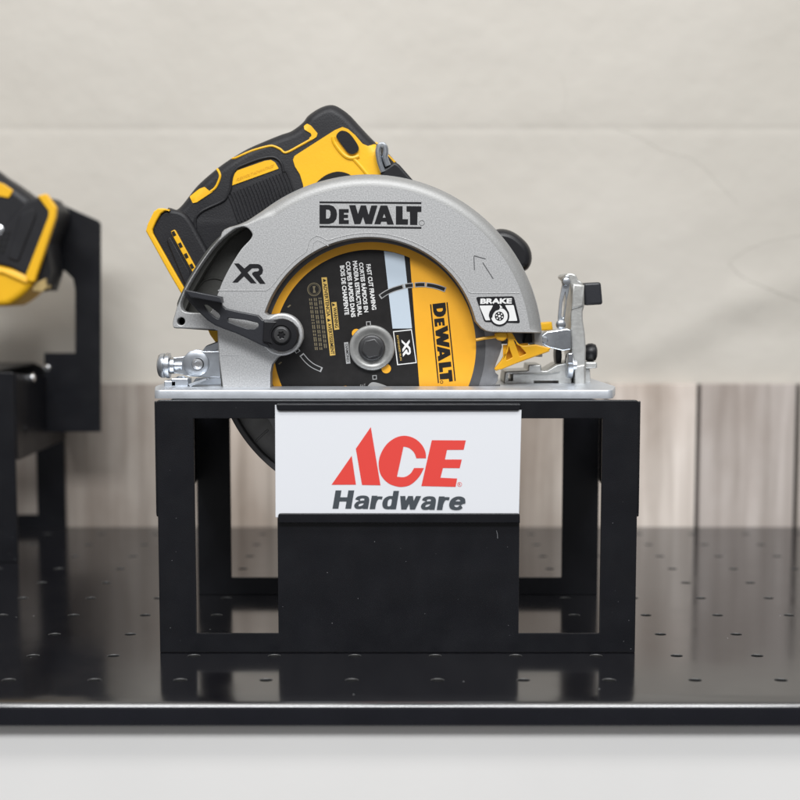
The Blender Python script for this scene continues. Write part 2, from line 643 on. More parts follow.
def empty(name, loc, label, cat, group=None):
    o = bpy.data.objects.new(name, None)
    o.empty_display_size = 0.05
    o.location = loc
    COL.objects.link(o)
    tag(o, label, cat, group)
    return o


def tag(o, label=None, cat=None, group=None, kind=None):
    if label: o["label"] = label
    if cat: o["category"] = cat
    if group: o["group"] = group
    if kind: o["kind"] = kind


# ------------------------------------------------------------------ setting: wall, planks, shelf, counter
Y_WALL = 1.384 - CAM_D
mb = MB()
# painted block wall: a finely gridded sheet with a shallow bed joint and lumps in the old paint
zj = P(400, 129, Y_WALL).z
xs = [-2.6, -1.8, -1.2, -0.8] + [-0.65 + 0.012 * i for i in range(109)] + [0.8, 1.2, 1.8, 2.6]
rows = sorted(set([-1.6, -0.8, -0.3] + [round(-0.1 + 0.012 * i, 4) for i in range(62)] + [zj + d for d in (-.009, -.006, -.004, -.002, 0, .002, .004, .006, .009)] + [0.9, 1.4, 2.2]))


def relief(x, z):
    d = 0.0004 * math.exp(-((z - zj) / 0.0042) ** 2)
    for (ax, ay, bx_, by_, amp, sg) in ((640, 352, 745, 300, 0.0030, 0.020), (745, 300, 840, 268, 0.0018, 0.016), (60, 300, 130, 265, 0.0016, 0.03), (560, 250, 700, 210, 0.0008, 0.03), (500, 110, 600, 95, 0.0006, 0.03), (730, 330, 820, 330, -0.0022, 0.022)):
        a = P(ax, ay, Y_WALL); b_ = P(bx_, by_, Y_WALL)
        a = Vector((a.x, a.z)); b_ = Vector((b_.x, b_.z)); p = Vector((x, z))
        t = max(0, min(1, (p - a).dot(b_ - a) / (b_ - a).length_squared))
        d -= amp * math.exp(-((p - a - (b_ - a) * t).length / sg) ** 2)
    c = P(507, 162, Y_WALL)
    d += 0.0016 * math.exp(-(((x - c.x) ** 2 + (z - c.z) ** 2) / 0.005 ** 2))
    return d


vs = [(x, Y_WALL + relief(x, z), z) for z in rows for x in xs]
n = len(xs)
fs = [(k * n + i, k * n + i + 1, (k + 1) * n + i + 1, (k + 1) * n + i) for k in range(len(rows) - 1) for i in range(n - 1)]
mb.add(vs, fs)
# hairline cracks in the paint
def crack(pts, w):
    q = smooth_path(pts, 5)
    for a, b in zip(q[:-1], q[1:]):
        wa = P(a[0], a[1] + random.uniform(-.7, .7), Y_WALL)
    pp = []
    for a in q:
        w_ = P(a[0], a[1] + random.uniform(-.8, .8), Y_WALL)
        pp.append(Vector((w_.x, Y_WALL + relief(w_.x, w_.z) + 0.0001, w_.z)))
    tube(mb, pp, w, 5, 1)
crack([(615, 128), (640, 138), (664, 151), (690, 158), (706, 170), (722, 188), (738, 203)], 0.00028)
crack([(728, 263), (748, 250), (775, 240), (812, 235)], 0.00032)
crack([(728, 263), (746, 279), (770, 289), (806, 304)], 0.0004)
crack([(562, 76), (566, 96), (563, 112)], 0.00022)
o = mb.build("wall", [M["wall"], simple("crack_shade", (0.40, 0.38, 0.34), 0.7)], recalc=False, smooth=60)
tag(o, kind="structure")

mb = MB()
z_top = P(700, 384, Y_WALL - 0.012).z
jx = [-900, -700, -520, -330, -170, -20, 57, 215, 340, 470, 606, 698, 797, 900, 1010, 1150, 1330, 1500, 1700]
tones = []
for a, b in zip(jx[:-1], jx[1:]):
    x0, x1 = P(a, 450, Y_WALL - 0.012).x, P(b, 450, Y_WALL - 0.012).x
    s = len(mb.f)
    box(mb, x0 + 0.0023, x1 - 0.0023, Y_WALL - 0.012, Y_WALL - 0.002, -0.02, z_top, 0.001)
    if a == 698: t = (0.92, 0.90, 0.91)
    elif a == 57: t = (0.74, 0.72, 0.70)
    elif a == 606: t = (1.32, 1.30, 1.29)
    elif a == 470: t = (0.86, 0.83, 0.80)
    elif a == 215: t = (1.20, 1.15, 1.10)
    else:
        q = random.uniform(0.85, 1.15); t = (q, q * 0.99, q * 0.98)
    tones.append((s, len(mb.f), t))
# dark backing strip showing in the joints
s = len(mb.f)
box(mb, -2.4, 2.4, Y_WALL - 0.0035, Y_WALL - 0.0012, -0.02, z_top - 0.001)
tones.append((s, len(mb.f), (0.12, 0.12, 0.13)))
o = mb.build("plank_wall", M["planks"])
ca = o.data.attributes.new("tone", "FLOAT_COLOR", "CORNER")
for s, e_, t in tones:
    for fi in range(s, e_):
        for li in o.data.polygons[fi].loop_indices:
            ca.data[li].color = (*t, 1)
tag(o, kind="structure")

# shelf: a folded steel sheet with rows of punched holes
Y_F = ground_D(703.5) - CAM_D
PITCH = 0.0563
root = empty("metal_shelf", (0, Y_F, 0), "glossy black steel shelf punched with rows of small round holes", "shelf")
mb = MB()
col0 = P(695, 680, ground_D(680) - CAM_D).x
row0 = ground_D(680) - CAM_D
HR = 0.0041
NH = 16
k0, k1 = -22, 22
r_n = int((Y_WALL - 0.013 - (row0 - PITCH / 2)) / PITCH) + 1
vmap = {}
for r_ in range(0, r_n):
    cy = row0 + r_ * PITCH
    for k in range(k0, k1):
        cx = col0 + k * PITCH
        h = PITCH / 2
        sq, ho, rim, wl_ = [], [], [], []
        for i in range(NH):
            a = 2 * math.pi * i / NH
            c, s = math.cos(a), math.sin(a)
            m_ = max(abs(c), abs(s))
            sq.append((cx + h * c / m_, min(cy + h * s / m_, Y_WALL - 0.0135), 0))
            ho.append((cx + HR * 1.12 * c, min(cy + HR * 0.92 * s, Y_WALL - 0.0140), 0))
            rim.append((cx + HR * 1.04 * c, min(cy + HR * 0.84 * s, Y_WALL - 0.0142), -0.0004))
            wl_.append((cx + HR * c, min(cy + HR * 0.8 * s, Y_WALL - 0.0144), -0.0022))
        mb.add(sq + ho, [(i, (i + 1) % NH, NH + (i + 1) % NH, NH + i) for i in range(NH)])
        mb.add(ho + rim + wl_, [(q * NH + i, q * NH + (i + 1) % NH, (q + 1) * NH + (i + 1) % NH, (q + 1) * NH + i) for q in (0,) for i in range(NH)], 1)
        mb.add(rim + wl_, [(i, (i + 1) % NH, NH + (i + 1) % NH, NH + i) for i in range(NH)], 2)
x0, x1 = col0 + (k0 - 0.5) * PITCH, col0 + (k1 - 0.5) * PITCH
o = mb.build("perforated_top", [M["shelf"], simple("punched_edge", (0.06, 0.06, 0.06), 0.4), M["void"]], root, smooth=25, recalc=False)
mb = MB()
yb = row0 - PITCH / 2
rr = 0.004
prof = [(yb, 0.0)]
for i in range(7):
    a = math.pi / 2 * i / 6
    prof.append((Y_F + rr - rr * math.sin(a), -rr + rr * math.cos(a)))
zl = P(400, 727, Y_F).z
prof += [(Y_F, zl + 0.001), (Y_F + 0.001, zl), (Y_F + 0.003, zl), (Y_F + 0.003, -0.004), (yb, -0.004)]
vs, fs = [], []
for y, z in prof:
    vs += [(x0, y, z), (x1, y, z)]
for i in range(len(prof) - 1):
    fs.append((2 * i, 2 * i + 2, 2 * i + 3, 2 * i + 1))
mb.add(vs, fs, 0)
mb.mi = [0 if i < 6 else 1 for i in range(len(fs))]
mb.build("front_lip", [M["shelf"], M["lip"]], root, smooth=40, recalc=False)

mb = MB()
box(mb, x0, x1, Y_F + 0.010, Y_WALL - 0.014, -0.60, zl - 0.0005, 0.002)
o = mb.build("counter_wall", M["counter"])
tag(o, kind="structure")

# ------------------------------------------------------------------ display stand
SW, SD, SH = 0.335, 0.176, 0.179
cx0 = P(397.5, 653, 0).x


def make_stand(name, label, group):
    root = empty(name, (cx0, 0, 0), label, "display stand", group)
    hw = SW / 2
    # front sheet with two windows
    def X(px, py=525): return P(px, py, 0).x
    def Z(py): return P(400, py, 0).z
    outer = round_poly([(cx0 - hw, 0.0001), (cx0 + hw, 0.0001), (cx0 + hw, SH), (cx0 - hw, SH)], [0.0005, 0.0005, 0.003, 0.003])
    wz0, wz1 = Z(633.5), Z(418.5)
    rd = random.Random(11)
    wins = [[(X(195), wz0), (X(277.5), wz0), (X(277.5), wz1), (X(195), wz1)],
            [(X(519.5), wz0), (X(601), wz0), (X(601), wz1), (X(519.5), wz1)]]
    mb = MB()
    prism(mb, outer, 0, 0.002, 0.0007, seg=2, holes=wins)
    for _ in range(70):      # dust specks and one short scratch on the powder coat
        a, b = rd.uniform(162, 632), rd.uniform(404, 650)
        if (193 < a < 279 or 518 < a < 603) and 416 < b < 636 or (270 < a < 526 and b < 528): continue
        r_ = rd.uniform(0.15, 0.42)
        ink(mb, [circle(a, b, r_ * rd.uniform(.7, 1.6), 6, r_)], -0.00005, 1)
    ink(mb, [band([(496.4, 530.5), (497.4, 534), (497.6, 538.5)], 0.55)], -0.00005, 1)
    mb.build("front_panel", [M["coat"], M["dust"]], root)
    # sides: deep skirts hanging from the top
    zs_ = Z(518)
    for s in (-1, 1):
        mb = MB()
        xa = cx0 + s * (hw - 0.0002)
        lp = round_poly([(0.0024, zs_), (SD - 0.0024, zs_), (SD - 0.0024, SH - 0.0175), (0.0024, SH - 0.001)], [0.004, 0.004, 0.001, 0.001])
        prism(mb, lp, min(xa, xa + s * 0.0018), max(xa, xa + s * 0.0018), 0.0004, seg=2, mapping="side")
        lathe(mb, (xa - s * 0.0, 0.030, P(198, 474, 0.03).z), "X", [(0.0035, -0.0028), (0.0035, 0.0028)] , 16)
        mb.build("side_panel", M["coat"], root)
    mb = MB()
    prism(mb, [(cx0 - hw + 0.008, 0.0024), (cx0 + hw - 0.03, 0.0024), (cx0 + hw - 0.03, SD - 0.0024), (cx0 - hw + 0.008, SD - 0.0024)],
          -SH + 0.0006, -SH + 0.0026, 0.0004, seg=1, holes=[[(cx0 - 0.11, 0.035), (cx0 + 0.10, 0.035), (cx0 + 0.10, 0.085), (cx0 - 0.11, 0.085)]], mapping="top")
    mb.build("top_panel", M["coat"], root)
    # back sheet, one wide window
    def XB(px): return P(px, 500, SD).x
    mb = MB()
    prism(mb, [(cx0 - hw, 0.0001), (cx0 + hw, 0.0001), (cx0 + hw, SH - 0.0165), (cx0 + hw - 0.03, SH - 0.0012), (cx0 - hw + 0.01, SH - 0.0012), (cx0 - hw, SH - 0.0165)], SD - 0.002, SD, 0.0005, seg=2,
          holes=[[(XB(231), P(400, 577, SD).z), (XB(562), P(400, 577, SD).z), (XB(562), SH - 0.014), (XB(231), SH - 0.014)]])
    mb.build("back_panel", M["coat"], root)
    # two folded lips that grip a card
    for (a, b, y0, y1, up) in ((276, 521, 404, 411, True), (278, 520, 513.5, 523, False)):
        mb = MB()
        if up:
            lp = round_poly([(a + 1, y1), (a, y0), (b, y0), (b - 1, y1 - 0.3)], [4, 1.5, 1.5, 4])
        else:
            lp = round_poly([(a, y1), (a, y0), (b, y0), (b, y1)], [0.5, 3, 3, 0.5])
        px_prism(mb, lp, -0.0042, -0.0030, 0.0006, seg=3)
        z = P(400, y0 + 0.6 if up else y1 - 0.6, -0.0042).z
        box(mb, P(a + 2, y0, 0).x, P(b - 2, y0, 0).x, -0.0030, -0.0002, z - 0.0007, z + 0.0007, 0.0003)
        mb.build("sign_clip", M["coat"], root)
    return root


stand = make_stand("display_stand", "black folded steel stand with two front windows holding the white store card", "black steel tool display stands")


def copy_thing(src, loc, label, name=None):
    r = src.copy(); COL.objects.link(r)
    if name: r.name = name
    r.location = loc
    r["label"] = label
    for ch in src.children:
        c = ch.copy(); COL.objects.link(c); c.parent = r
        for g in ch.children:
            d = g.copy(); COL.objects.link(d); d.parent = c
    return r


Y_L = 0.302
xL = P(20, 560, Y_L).x - SW / 2
stand2 = copy_thing(stand, (xL, Y_L, 0), "black steel stand at the left with a tall black hook bracket on its side")
# hook bracket bolted to the side of the second stand
YB = 0.405
mb = MB()
lp = [(44, 353), (75, 353), (75, 290), (73, 279), (66, 272), (56, 267), (40, 262), (20, 258), (20, 196), (52, 200), (98, 220.5), (100.5, 224), (100.5, 432), (44, 432)]
px_prism(mb, lp, YB, YB + 0.003, 0.0006, seg=2)
o = mb.build("hook_bracket", M["coat"])
o.parent = stand2; o.matrix_parent_inverse = Matrix.Translation(-Vector(stand2.location))
for (a, b, yy) in ((47, 368, YB - 0.0005), (30.5, 378, None)):
    mb = MB()
    if yy is not None:
        c = P(a, b, yy)
        lathe(mb, c, "Y", [(0.0035, 0.001), (0.0035, -0.001), (0.002, -0.0022)], 20)
    else:
        c = P(a, b, 0.355); c.x = xL + SW / 2 + 0.0016
        lathe(mb, c, "X", [(0.0045, -0.001), (0.0045, 0.001), (0.0025, 0.0022)], 20)
    s_ = mb.build("bracket_screw", M["screw"])
    s_.parent = stand2; s_.matrix_parent_inverse = Matrix.Translation(-Vector(stand2.location))

# ------------------------------------------------------------------ the card in the clips
mb = MB()
px_prism(mb, [(275, 405), (521.5, 410), (519, 517), (275.5, 517.5)], -0.0026, -0.0021, 0.00015, seg=1)
card = mb.build("sign_card", M["card"])
tag(card, "white store card with red ACE letters and grey Hardware beneath, clipped to the stand", "sign")
mb = MB()
YC = -0.00275
ink(mb, [[(331.5, 484.8), (351.7, 455.7), (356, 484.7)]], YC)
ink(mb, [[(355.8, 448.7), (370.8, 427), (380.5, 485.3), (362, 485)]], YC)
Cout = smooth_path([(426, 458.3), (425.5, 452), (422, 445), (416, 439.3), (408.5, 436.2), (401, 436), (393.5, 438.8), (386, 445), (380.3, 455), (378.6, 465), (381, 475.3), (388, 483), (396, 486.3), (403, 486.9), (411, 484.5), (419, 477), (424, 468)], 4)
Cin = smooth_path([(414, 468), (410.5, 473.5), (404.5, 477), (397, 476.7)], 4) + smooth_path([(403.5, 446.6), (409, 448), (414, 452.5), (416.3, 458.3)], 4)
ink(mb, [Cout + Cin], YC)
ink(mb, [[(431.8, 440.2), (465.8, 440.4), (463.7, 449.8), (447, 449.9), (445, 459.5), (461.8, 459.5), (459.7, 468.2), (443, 468), (440.5, 477.7), (457.2, 478.5), (455.6, 486.9), (421.3, 486.1)]], YC)
ink(mb, [circle(459.6, 484.4, 2.3, 20), circle(459.6, 484.4, 1.9, 20)], YC)
ink_text(mb, "R", (458.6, 485.7), (2, 0), (0, -2.6), YC)
# bold slanted letters drawn from strokes; box units: x 0..1 across the letter, y 0..1 up to the x-height
HSTROKES = {
    "H": [([(0, 0), (0, 1.37)], 5.9, "v"), ([(1, 0), (1, 1.37)], 5.9, "v"), ([(0.1, .70), (0.9, .70)], 4.2, "h")],
    "a": [([(.08, .66), (.16, .82), (.42, .90), (.72, .84), (.83, .60), (.83, .0)], 4.7, "s"), ([(.84, .50), (.52, .53), (.20, .46), (.06, .27), (.18, .12), (.42, .11), (.66, .2), (.80, .36)], 3.9, "s")],
    "r": [([(.12, 0), (.12, 1)], 5.6, "v"), ([(.14, .40), (.26, .68), (.55, .84), (.98, .83)], 4.7, "s")],
    "d": [([(.86, 0), (.86, 1.37)], 5.6, "v"), ([(.82, .72), (.66, .86), (.38, .88), (.12, .72), (.06, .45), (.16, .20), (.40, .11), (.66, .16), (.82, .30)], 4.6, "s")],
    "w": [([(.04, 1.0), (.24, .0)], 5.2, "v"), ([(.24, .0), (.50, 1.0)], 4.8, "v"), ([(.50, 1.0), (.74, .0)], 4.8, "v"), ([(.74, .0), (.97, 1.0)], 5.2, "v")],
    "e": [([(.10, .52), (.92, .52)], 3.4, "h"), ([(.95, .46), (.88, .76), (.66, .89), (.42, .89), (.16, .74), (.07, .48), (.16, .22), (.42, .11), (.68, .13), (.90, .28)], 4.8, "s")],
}
hy = YC
for ch, xa, xb in (("H", 335.4, 348.2), ("a", 355, 367.4), ("r", 371.2, 380.6), ("d", 383.2, 394.8), ("w", 399.8, 416.8), ("a", 421.8, 434), ("r", 438.4, 447.6), ("e", 450, 462.2)):
    for pts, wd, kind in HSTROKES[ch]:
        hy -= 0.000012
        q = [(xa + (xb - xa) * x, y * 13.4) for x, y in pts]
        if kind == "s": q = smooth_path(q, 5)
        bl = 508.7 + (xa - 333) * 0.0105
        hy -= 0.000006
        if kind == "v":      # upright strokes end level
            (x0_, y0_), (x1_, y1_) = q
            poly = [(x0_ - wd / 2, y0_), (x0_ + wd / 2, y0_), (x1_ + wd / 2, y1_), (x1_ - wd / 2, y1_)]
            ink(mb, [[(x + 0.17 * y, bl - y) for x, y in poly]], hy, 1)
        else:
            L_, R_ = [], []
            for k in range(len(q)):
                t_ = (Vector(q[min(k + 1, len(q) - 1)]) - Vector(q[max(k - 1, 0)])).normalized()
                ww = (2.7 + (wd + 0.5 - 2.7) * abs(t_.y) ** 1.5) if kind == "s" else wd
                n_ = Vector((-t_.y, t_.x)) * ww / 2
                L_.append(tuple(Vector(q[k]) + n_)); R_.append(tuple(Vector(q[k]) - n_))
            poly = L_ + R_[::-1]
            m_ = len(q)
            for k in range(m_ - 1):
                quad = [poly[k], poly[k + 1], poly[2 * m_ - 2 - k], poly[2 * m_ - 1 - k]]
                ink(mb, [[(x + 0.17 * y, bl - y) for x, y in quad]], hy - 0.0000008 * k, 1)
o = mb.build("card_print", [M["red"], M["greytext"]], card, recalc=False)

# ------------------------------------------------------------------ circular saw
base = P(384, 392, 0.065)
saw = empty("circular_saw", (base.x, 0.065, SH + 0.0004), "yellow and black cordless circular saw with silver guard standing on the black stand", "circular saw")

# base plate
ZP1, ZP0 = P(400, 390, 0.004).z, SH + 0.0006
def XP(px, Y, py=388): return P(px, py, Y).x
mb = MB()
lp = [(XP(154.5, .004), .004), (XP(613, .004), .004), (XP(615.5, .04), .04), (XP(591, .125), .125), (XP(176, .125), .125), (XP(155, .04), .04)]
prism(mb, round_poly(lp, 0.004), -ZP1, -ZP0, 0.0008, seg=2, mapping="top",
      holes=[[(XP(236, .04), .040), (XP(500, .04), .040), (XP(500, .06), .060), (XP(236, .06), .060)]])
base_plate = mb.build("base_plate", M["plate"], saw)

# --- upper guard
YG0, YG1 = 0.030, 0.041
CG = (369, 348)
outl = [(222, 389.5, 1.5), (220, 375, 1.8), (218, 360, 2), (217, 345, 2), (216.5, 331, 1.5), (213, 329.6, 1.5), (175, 328.8, 1.5), (172.6, 327.5, 1.2), (171.8, 324, 1.2),
        (172.5, 319, 1.5), (176, 307, 1.5), (183, 290, 1.5), (189, 279, 1.5), (197.5, 266, 1.5), (204, 256.5, 1.5), (210, 247.7, 1.5), (220, 236, 1.5), (221, 232, 1.5),
        (223.5, 229, 1.8), (229, 226.4, 2), (237, 224.3, 3), (246, 220.5, 4.5), (255, 214.3, 7), (265, 207.6, 10)]
na = 70
a0, a1 = 125.5, 5.0
for p in arc(CG[0], CG[1], 174, a0, a1, na):
    outl.append((p[0], p[1], 12))
outl[-1] = (outl[-1][0], outl[-1][1], 8)
outl += [(542, 333.5, 1.2), (520, 333.2, 1.2), (492, 332.7, 1.2), (486, 331.6, 1.2), (481, 328.6, 1.2), (477.5, 324.5, 1.2)]
for p in arc(369, 347, 109, 13.5, 161.5, 60):
    outl.append((p[0], p[1], 1.3))
outl += [(268, 314.5, .8), (276, 314, .8), (288, 316, .8), (297, 321.5, .8), (302.5, 330, .8), (303, 339, .8), (299, 347, .8), (292, 351.7, .8), (284, 353.8, .8), (277, 358.5, .8), (272.5, 365, .8), (271, 373, .8), (271, 389.5, .8)]
loopg = U2(outl, YG0)
bevg = [o_[2] * MM for o_ in outl]
if area2(loopg) < 0:
    loopg.reverse(); bevg.reverse()
recess = smooth_loop([(252, 233.5), (246.5, 227.5), (238, 227.3), (228, 233.5), (215, 245.5), (204, 260), (194, 275.5), (187, 288), (182.3, 298), (180.5, 305.5), (184, 311.5), (196, 313), (210, 312.5), (216.5, 297), (222.5, 281.5), (230.5, 266), (241, 249.5), (250.5, 239)], 4)
pin = circle(181, 321.3, 4, 20)
mb = MB()
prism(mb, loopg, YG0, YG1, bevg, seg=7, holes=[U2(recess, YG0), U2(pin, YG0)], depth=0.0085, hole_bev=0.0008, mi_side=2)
# rim that carries the outer curve back round the blade
ro, ri = [], []
ring = arc(CG[0], CG[1], 173.6, 131, -3, 60)
ring_i = arc(CG[0], CG[1], 166, 131, -3, 60)
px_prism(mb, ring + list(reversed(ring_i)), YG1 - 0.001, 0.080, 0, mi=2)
# thin wall of the chute and lower left skirt
left = [(221.5, 389), (219, 360), (217.5, 331), (174, 328), (173, 322), (184, 290), (198, 266.5), (211, 248), (222, 235), (238, 225.5), (256, 215.5)]
left_in = [(262, 219), (243, 228.5), (229, 238), (218, 250.5), (205, 270), (193, 291), (182, 318), (224, 324), (225, 360), (228, 389)]
px_prism(mb, left + left_in, YG1 - 0.0005, 0.060, 0, mi=1)
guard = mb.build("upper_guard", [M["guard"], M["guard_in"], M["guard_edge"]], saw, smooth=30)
# ridges cast into the face
mb = MB()
rid = [(218, 290.5), (266, 290.5), (270, 288)] + arc(369, 347, 114, 145.5, 123.5, 10) + [(309.5, 240.5), (312, 238), (317, 235.6), (321, 237)] + arc(369, 347, 114, 111, 29, 40) + [(471.5, 293), (519.5, 293)]
tube(mb, [P(a, b, YG0 + 0.0001) for a, b in rid], 0.00045, 6)
tube(mb, [P(a, b, YG0 + 0.0001) for a, b in [(311, 251.5), (313.5, 243), (317.5, 240), (322, 242), (328.5, 246)]], 0.0004, 6)
tube(mb, [P(a, b, YG0 + 0.0001) for a, b in [(221, 355), (239, 355)]], 0.0005, 6)
tube(mb, [P(a, b, YG0 + 0.0004) for a, b in arc(CG[0], CG[1], 161.5, 119, 14, 60)], 0.0005, 6)
tube(mb, [P(a, b, YG0 + 0.0004) for a, b in [(519.5, 293), (526, 309), (530, 330)]], 0.0004, 6)
mb.build("cast_ridge", M["guard"], guard)
# back wall of the housing
mb = MB()
px_prism(mb, arc(CG[0], CG[1], 167, 150, 2, 60) + [(530, 344), (500, 344), (250, 344), (236, 320)], 0.076, 0.080)
mb.build("inner_wall", M["ring"], guard)
# floor of the chute
mb = MB()
px_prism(mb, smooth_loop([(254, 231), (246, 224), (236, 225), (226, 231), (212, 244), (200, 260), (190, 276), (180, 296), (177, 306), (182, 314), (198, 316), (214, 315), (220, 298), (226, 282), (234, 268), (245, 250), (253, 240)], 3), 0.055, 0.059)
tube(mb, [P(a, b, 0.0547) for a, b in smooth_path([(197, 289), (204, 281), (214, 278), (223, 280)], 5)], 0.0008, 6)
px_prism(mb, circle(181, 321.3, 5.5, 20), 0.0405, 0.053, mi=1)
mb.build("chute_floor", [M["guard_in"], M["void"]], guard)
# boss under the lever pivot
mb = MB()
px_prism(mb, circle(281.5, 334.5, 21.3, 60), 0.0225, YG0 + 0.003, 0.0016, seg=4)
mb.build("pivot_boss", M["guard"], guard)

# lettering on the guard
DW = [[(319.5, 204.8), (329, 204.8), (333.5, 206.2), (336.3, 209.8), (337.1, 214.5), (336.3, 219), (333.5, 222.5), (329, 223.9), (319.5, 223.9)],
      [(338.9, 209.1), (348.8, 209.1), (348.6, 212.7), (343.9, 212.7), (343.9, 214.6), (348, 214.6), (348, 217.9), (343.9, 217.9), (343.9, 220), (348.8, 220), (348.8, 223.9), (338.9, 223.9)],
      [(349.1, 205.1), (355.5, 205.1), (358, 213.8), (360.8, 205.4), (366, 205.4), (368.6, 214.9), (371.3, 205.5), (377.5, 205.5), (372, 224), (365.3, 224), (363, 216.8), (360.4, 224), (354.4, 224)],
      [(380.5, 205.5), (387.3, 205.5), (393.9, 224.5), (387.3, 224.5), (386.5, 221.6), (381.3, 221.6), (380.5, 224.2), (374.3, 224.1)],
      [(395.9, 206.1), (402.6, 206.1), (402.6, 219.1), (408, 219.2), (408, 224.6), (395.9, 224.5)],
      [(406.5, 206.1), (421.4, 206.3), (421.4, 211.9), (417.6, 211.9), (417.3, 224.9), (410.1, 224.8), (409.9, 211.7), (406.5, 211.5)]]
DWH = {0: [(326, 209.4), (329, 209.6), (330.4, 211.5), (330.6, 214.3), (330, 217), (328.6, 218.5), (326, 218.6)], 3: [(384.2, 213.6), (385.7, 217.6), (382.6, 217.6)]}
DWBARS = [[(319.5, 201.4), (421.4, 202.1), (421.4, 203.9), (319.5, 203.1)], [(319.5, 225.7), (421.4, 226.9), (421.4, 228.7), (319.5, 227.5)]]


def brand(mb, Y, f=lambda p: p, mi=0):
    for i, lp in enumerate(DW):
        ls = [[f(p) for p in lp]]
        if i in DWH: ls.append([f(p) for p in DWH[i]])
        ink(mb, ls, Y, mi)
    for lp in DWBARS:
        ink(mb, [[f(p) for p in lp]], Y, mi)


XR = [(234, 263.4), (238.8, 263.4), (244.4, 268.4), (249.7, 264), (258, 264), (260.5, 265), (262.2, 267), (263.1, 270), (262.2, 273.6), (259.7, 275.6), (265.6, 283.8), (260, 283.8), (252.2, 274.6), (252.4, 272.8), (254.4, 271.6), (258.1, 271.2), (259.2, 269.6), (258.1, 268.2), (252, 268.3), (247.5, 272.5), (256.6, 283.4), (250.9, 283.2), (244, 276.3), (237.5, 282.5), (232.2, 282.5), (241.3, 272.8)]
mb = MB()
YI = YG0 - 0.0002
brand(mb, YI)
ink(mb, [circle(421.8, 223, 2.7, 24), circle(421.8, 223, 2.4, 24)], YI)
mb.build("guard_lettering", M["ink"], guard, recalc=False)
mb = MB()
ink(mb, [XR], YI)
mb.build("guard_emblem", M["ink"], guard, recalc=False)
mb = MB()
for seg_ in ([(474, 255.7), (485.7, 258.9)], [(474.0, 256.5), (474.4, 270)], [(482.7, 262.5), (493.2, 278.7)]):
    ink(mb, [band(seg_, 0.8)], YI)
mb.build("engraved_arrow", M["ring"], guard, recalc=False)
# brake badge
mb = MB()
ink(mb, [round_poly([(475.8, 297), (513.8, 296.2), (520.3, 323.2), (484.4, 322)], 2.5)], YI)
ink(mb, [round_poly([(479.3, 305.6), (493, 305.4), (489, 314), (491.5, 320.2), (485.6, 320.4)], 1)], YI - .0001, 1)
ink(mb, [round_poly([(505, 305.2), (513.6, 305), (517.4, 320.8), (507.5, 321), (509.3, 313)], 1)], YI - .0001, 1)
ink(mb, [circle(499.4, 316.2, 10.0, 40)], YI - .0002)
ink(mb, [circle(499.4, 316.2, 8.3, 40)], YI - .0003, 1)
ink(mb, [circle(499.4, 316.2, 4.6, 30)], YI - .0004)
for k in range(6):
    a = k * math.pi / 3 + .3
    ink(mb, [circle(499.4 + 3 * math.cos(a), 316.2 + 3 * math.sin(a), 0.8, 10)], YI - .0005, 1)
ink(mb, [circle(499.4, 316.2, 1.3, 12)], YI - .0005, 1)
ink(mb, [smooth_loop([(489, 316.5), (490, 311), (494.5, 306.2), (499, 305.3), (499.5, 309), (495.5, 310.8), (492.8, 314.6), (492.2, 317.5)], 3)], YI - .0006)
ink(mb, [[(499.6, 304.6), (502.6, 307.3), (500.2, 308.2)]], YI - .0006, 1)
ink_text(mb, "BRAKE", (480.2, 303.9), (31.5, -0.3), (0.3, -5.4), YI - .0002, 1, weight=0.05)
mb.build("brake_badge", [M["ink"], M["white"]], guard, recalc=False)

# --- blade
BC = (371, 347)
YBL = 0.0455
mb = MB()
teeth = []
for k in range(24):
    a = k * 15.0
    for da, r in ((0, 131), (2.5, 130.4), (3.4, 127), (5.5, 125.5), (8, 126.5), (11.5, 128.8)):
        teeth.append((BC[0] + r * math.cos(R(a + da)), BC[1] - r * math.sin(R(a + da))))
px_prism(mb, teeth, YBL, YBL + 0.0018, 0.0001, seg=1)
blade = mb.build("blade", M["steel"], saw)
mb = MB()
Yp = YBL - 0.0003
ink(mb, [circle(BC[0], BC[1], 105, 128)], Yp)
ink(mb, [circle(BC[0], BC[1], 114.5, 128), circle(BC[0], BC[1], 105, 128)], Yp, 8)
def lx(y): return 410 + (y - 258) * 15 / 130
black = []
pts = arc(BC[0], BC[1], 97.3, 66.5, 302, 100)
black = [p for p in pts if p[0] < lx(p[1])]
ink(mb, [black], Yp - .0001, 1)
ink(mb, [[(384, 251.0), (394, 252.6), (404.3, 255.6), (412, 328.3), (392.6, 328.6)]], Yp - .0002, 2)
# box with the two letter mark
bx = [(393, 331.2), (411.8, 329.2), (416.7, 363), (397.2, 365.2)]
bi = [(394, 332.1), (411.1, 330.3), (415.7, 362.2), (398.1, 364.2)]
ink(mb, [bx, bi], Yp - .0002, 3)
def xr_f(p):
    u = (p[0] - 232.2) / (265.6 - 232.2); v = (p[1] - 263.4) / (283.8 - 263.4)
    return (409.4 + 2.2 * u - 8.6 * v, 338.6 + 17.2 * u + 1.0 * v)
ink(mb, [[xr_f(p) for p in XR]], Yp - .0002, 3)
ink_text(mb, "EXTENDED RUN", (396.6, 335.5), (3.6, 25), (1.7, -.2), Yp - .0002, 4, weight=.02)
# brand, reading downwards
def dw_f(p):
    u = (p[0] - 319.5) / 101.9; v = (p[1] - 201.4) / 27.0
    return (447.6 + 8.6 * u - 18.2 * v, 302.2 + 78.6 * u + 2.2 * v)
brand(mb, Yp - .0002, dw_f, 1)
ink(mb, [circle(441.6, 382, 1.6, 16), circle(441.6, 382, 1.1, 16)], Yp - .0002, 1)
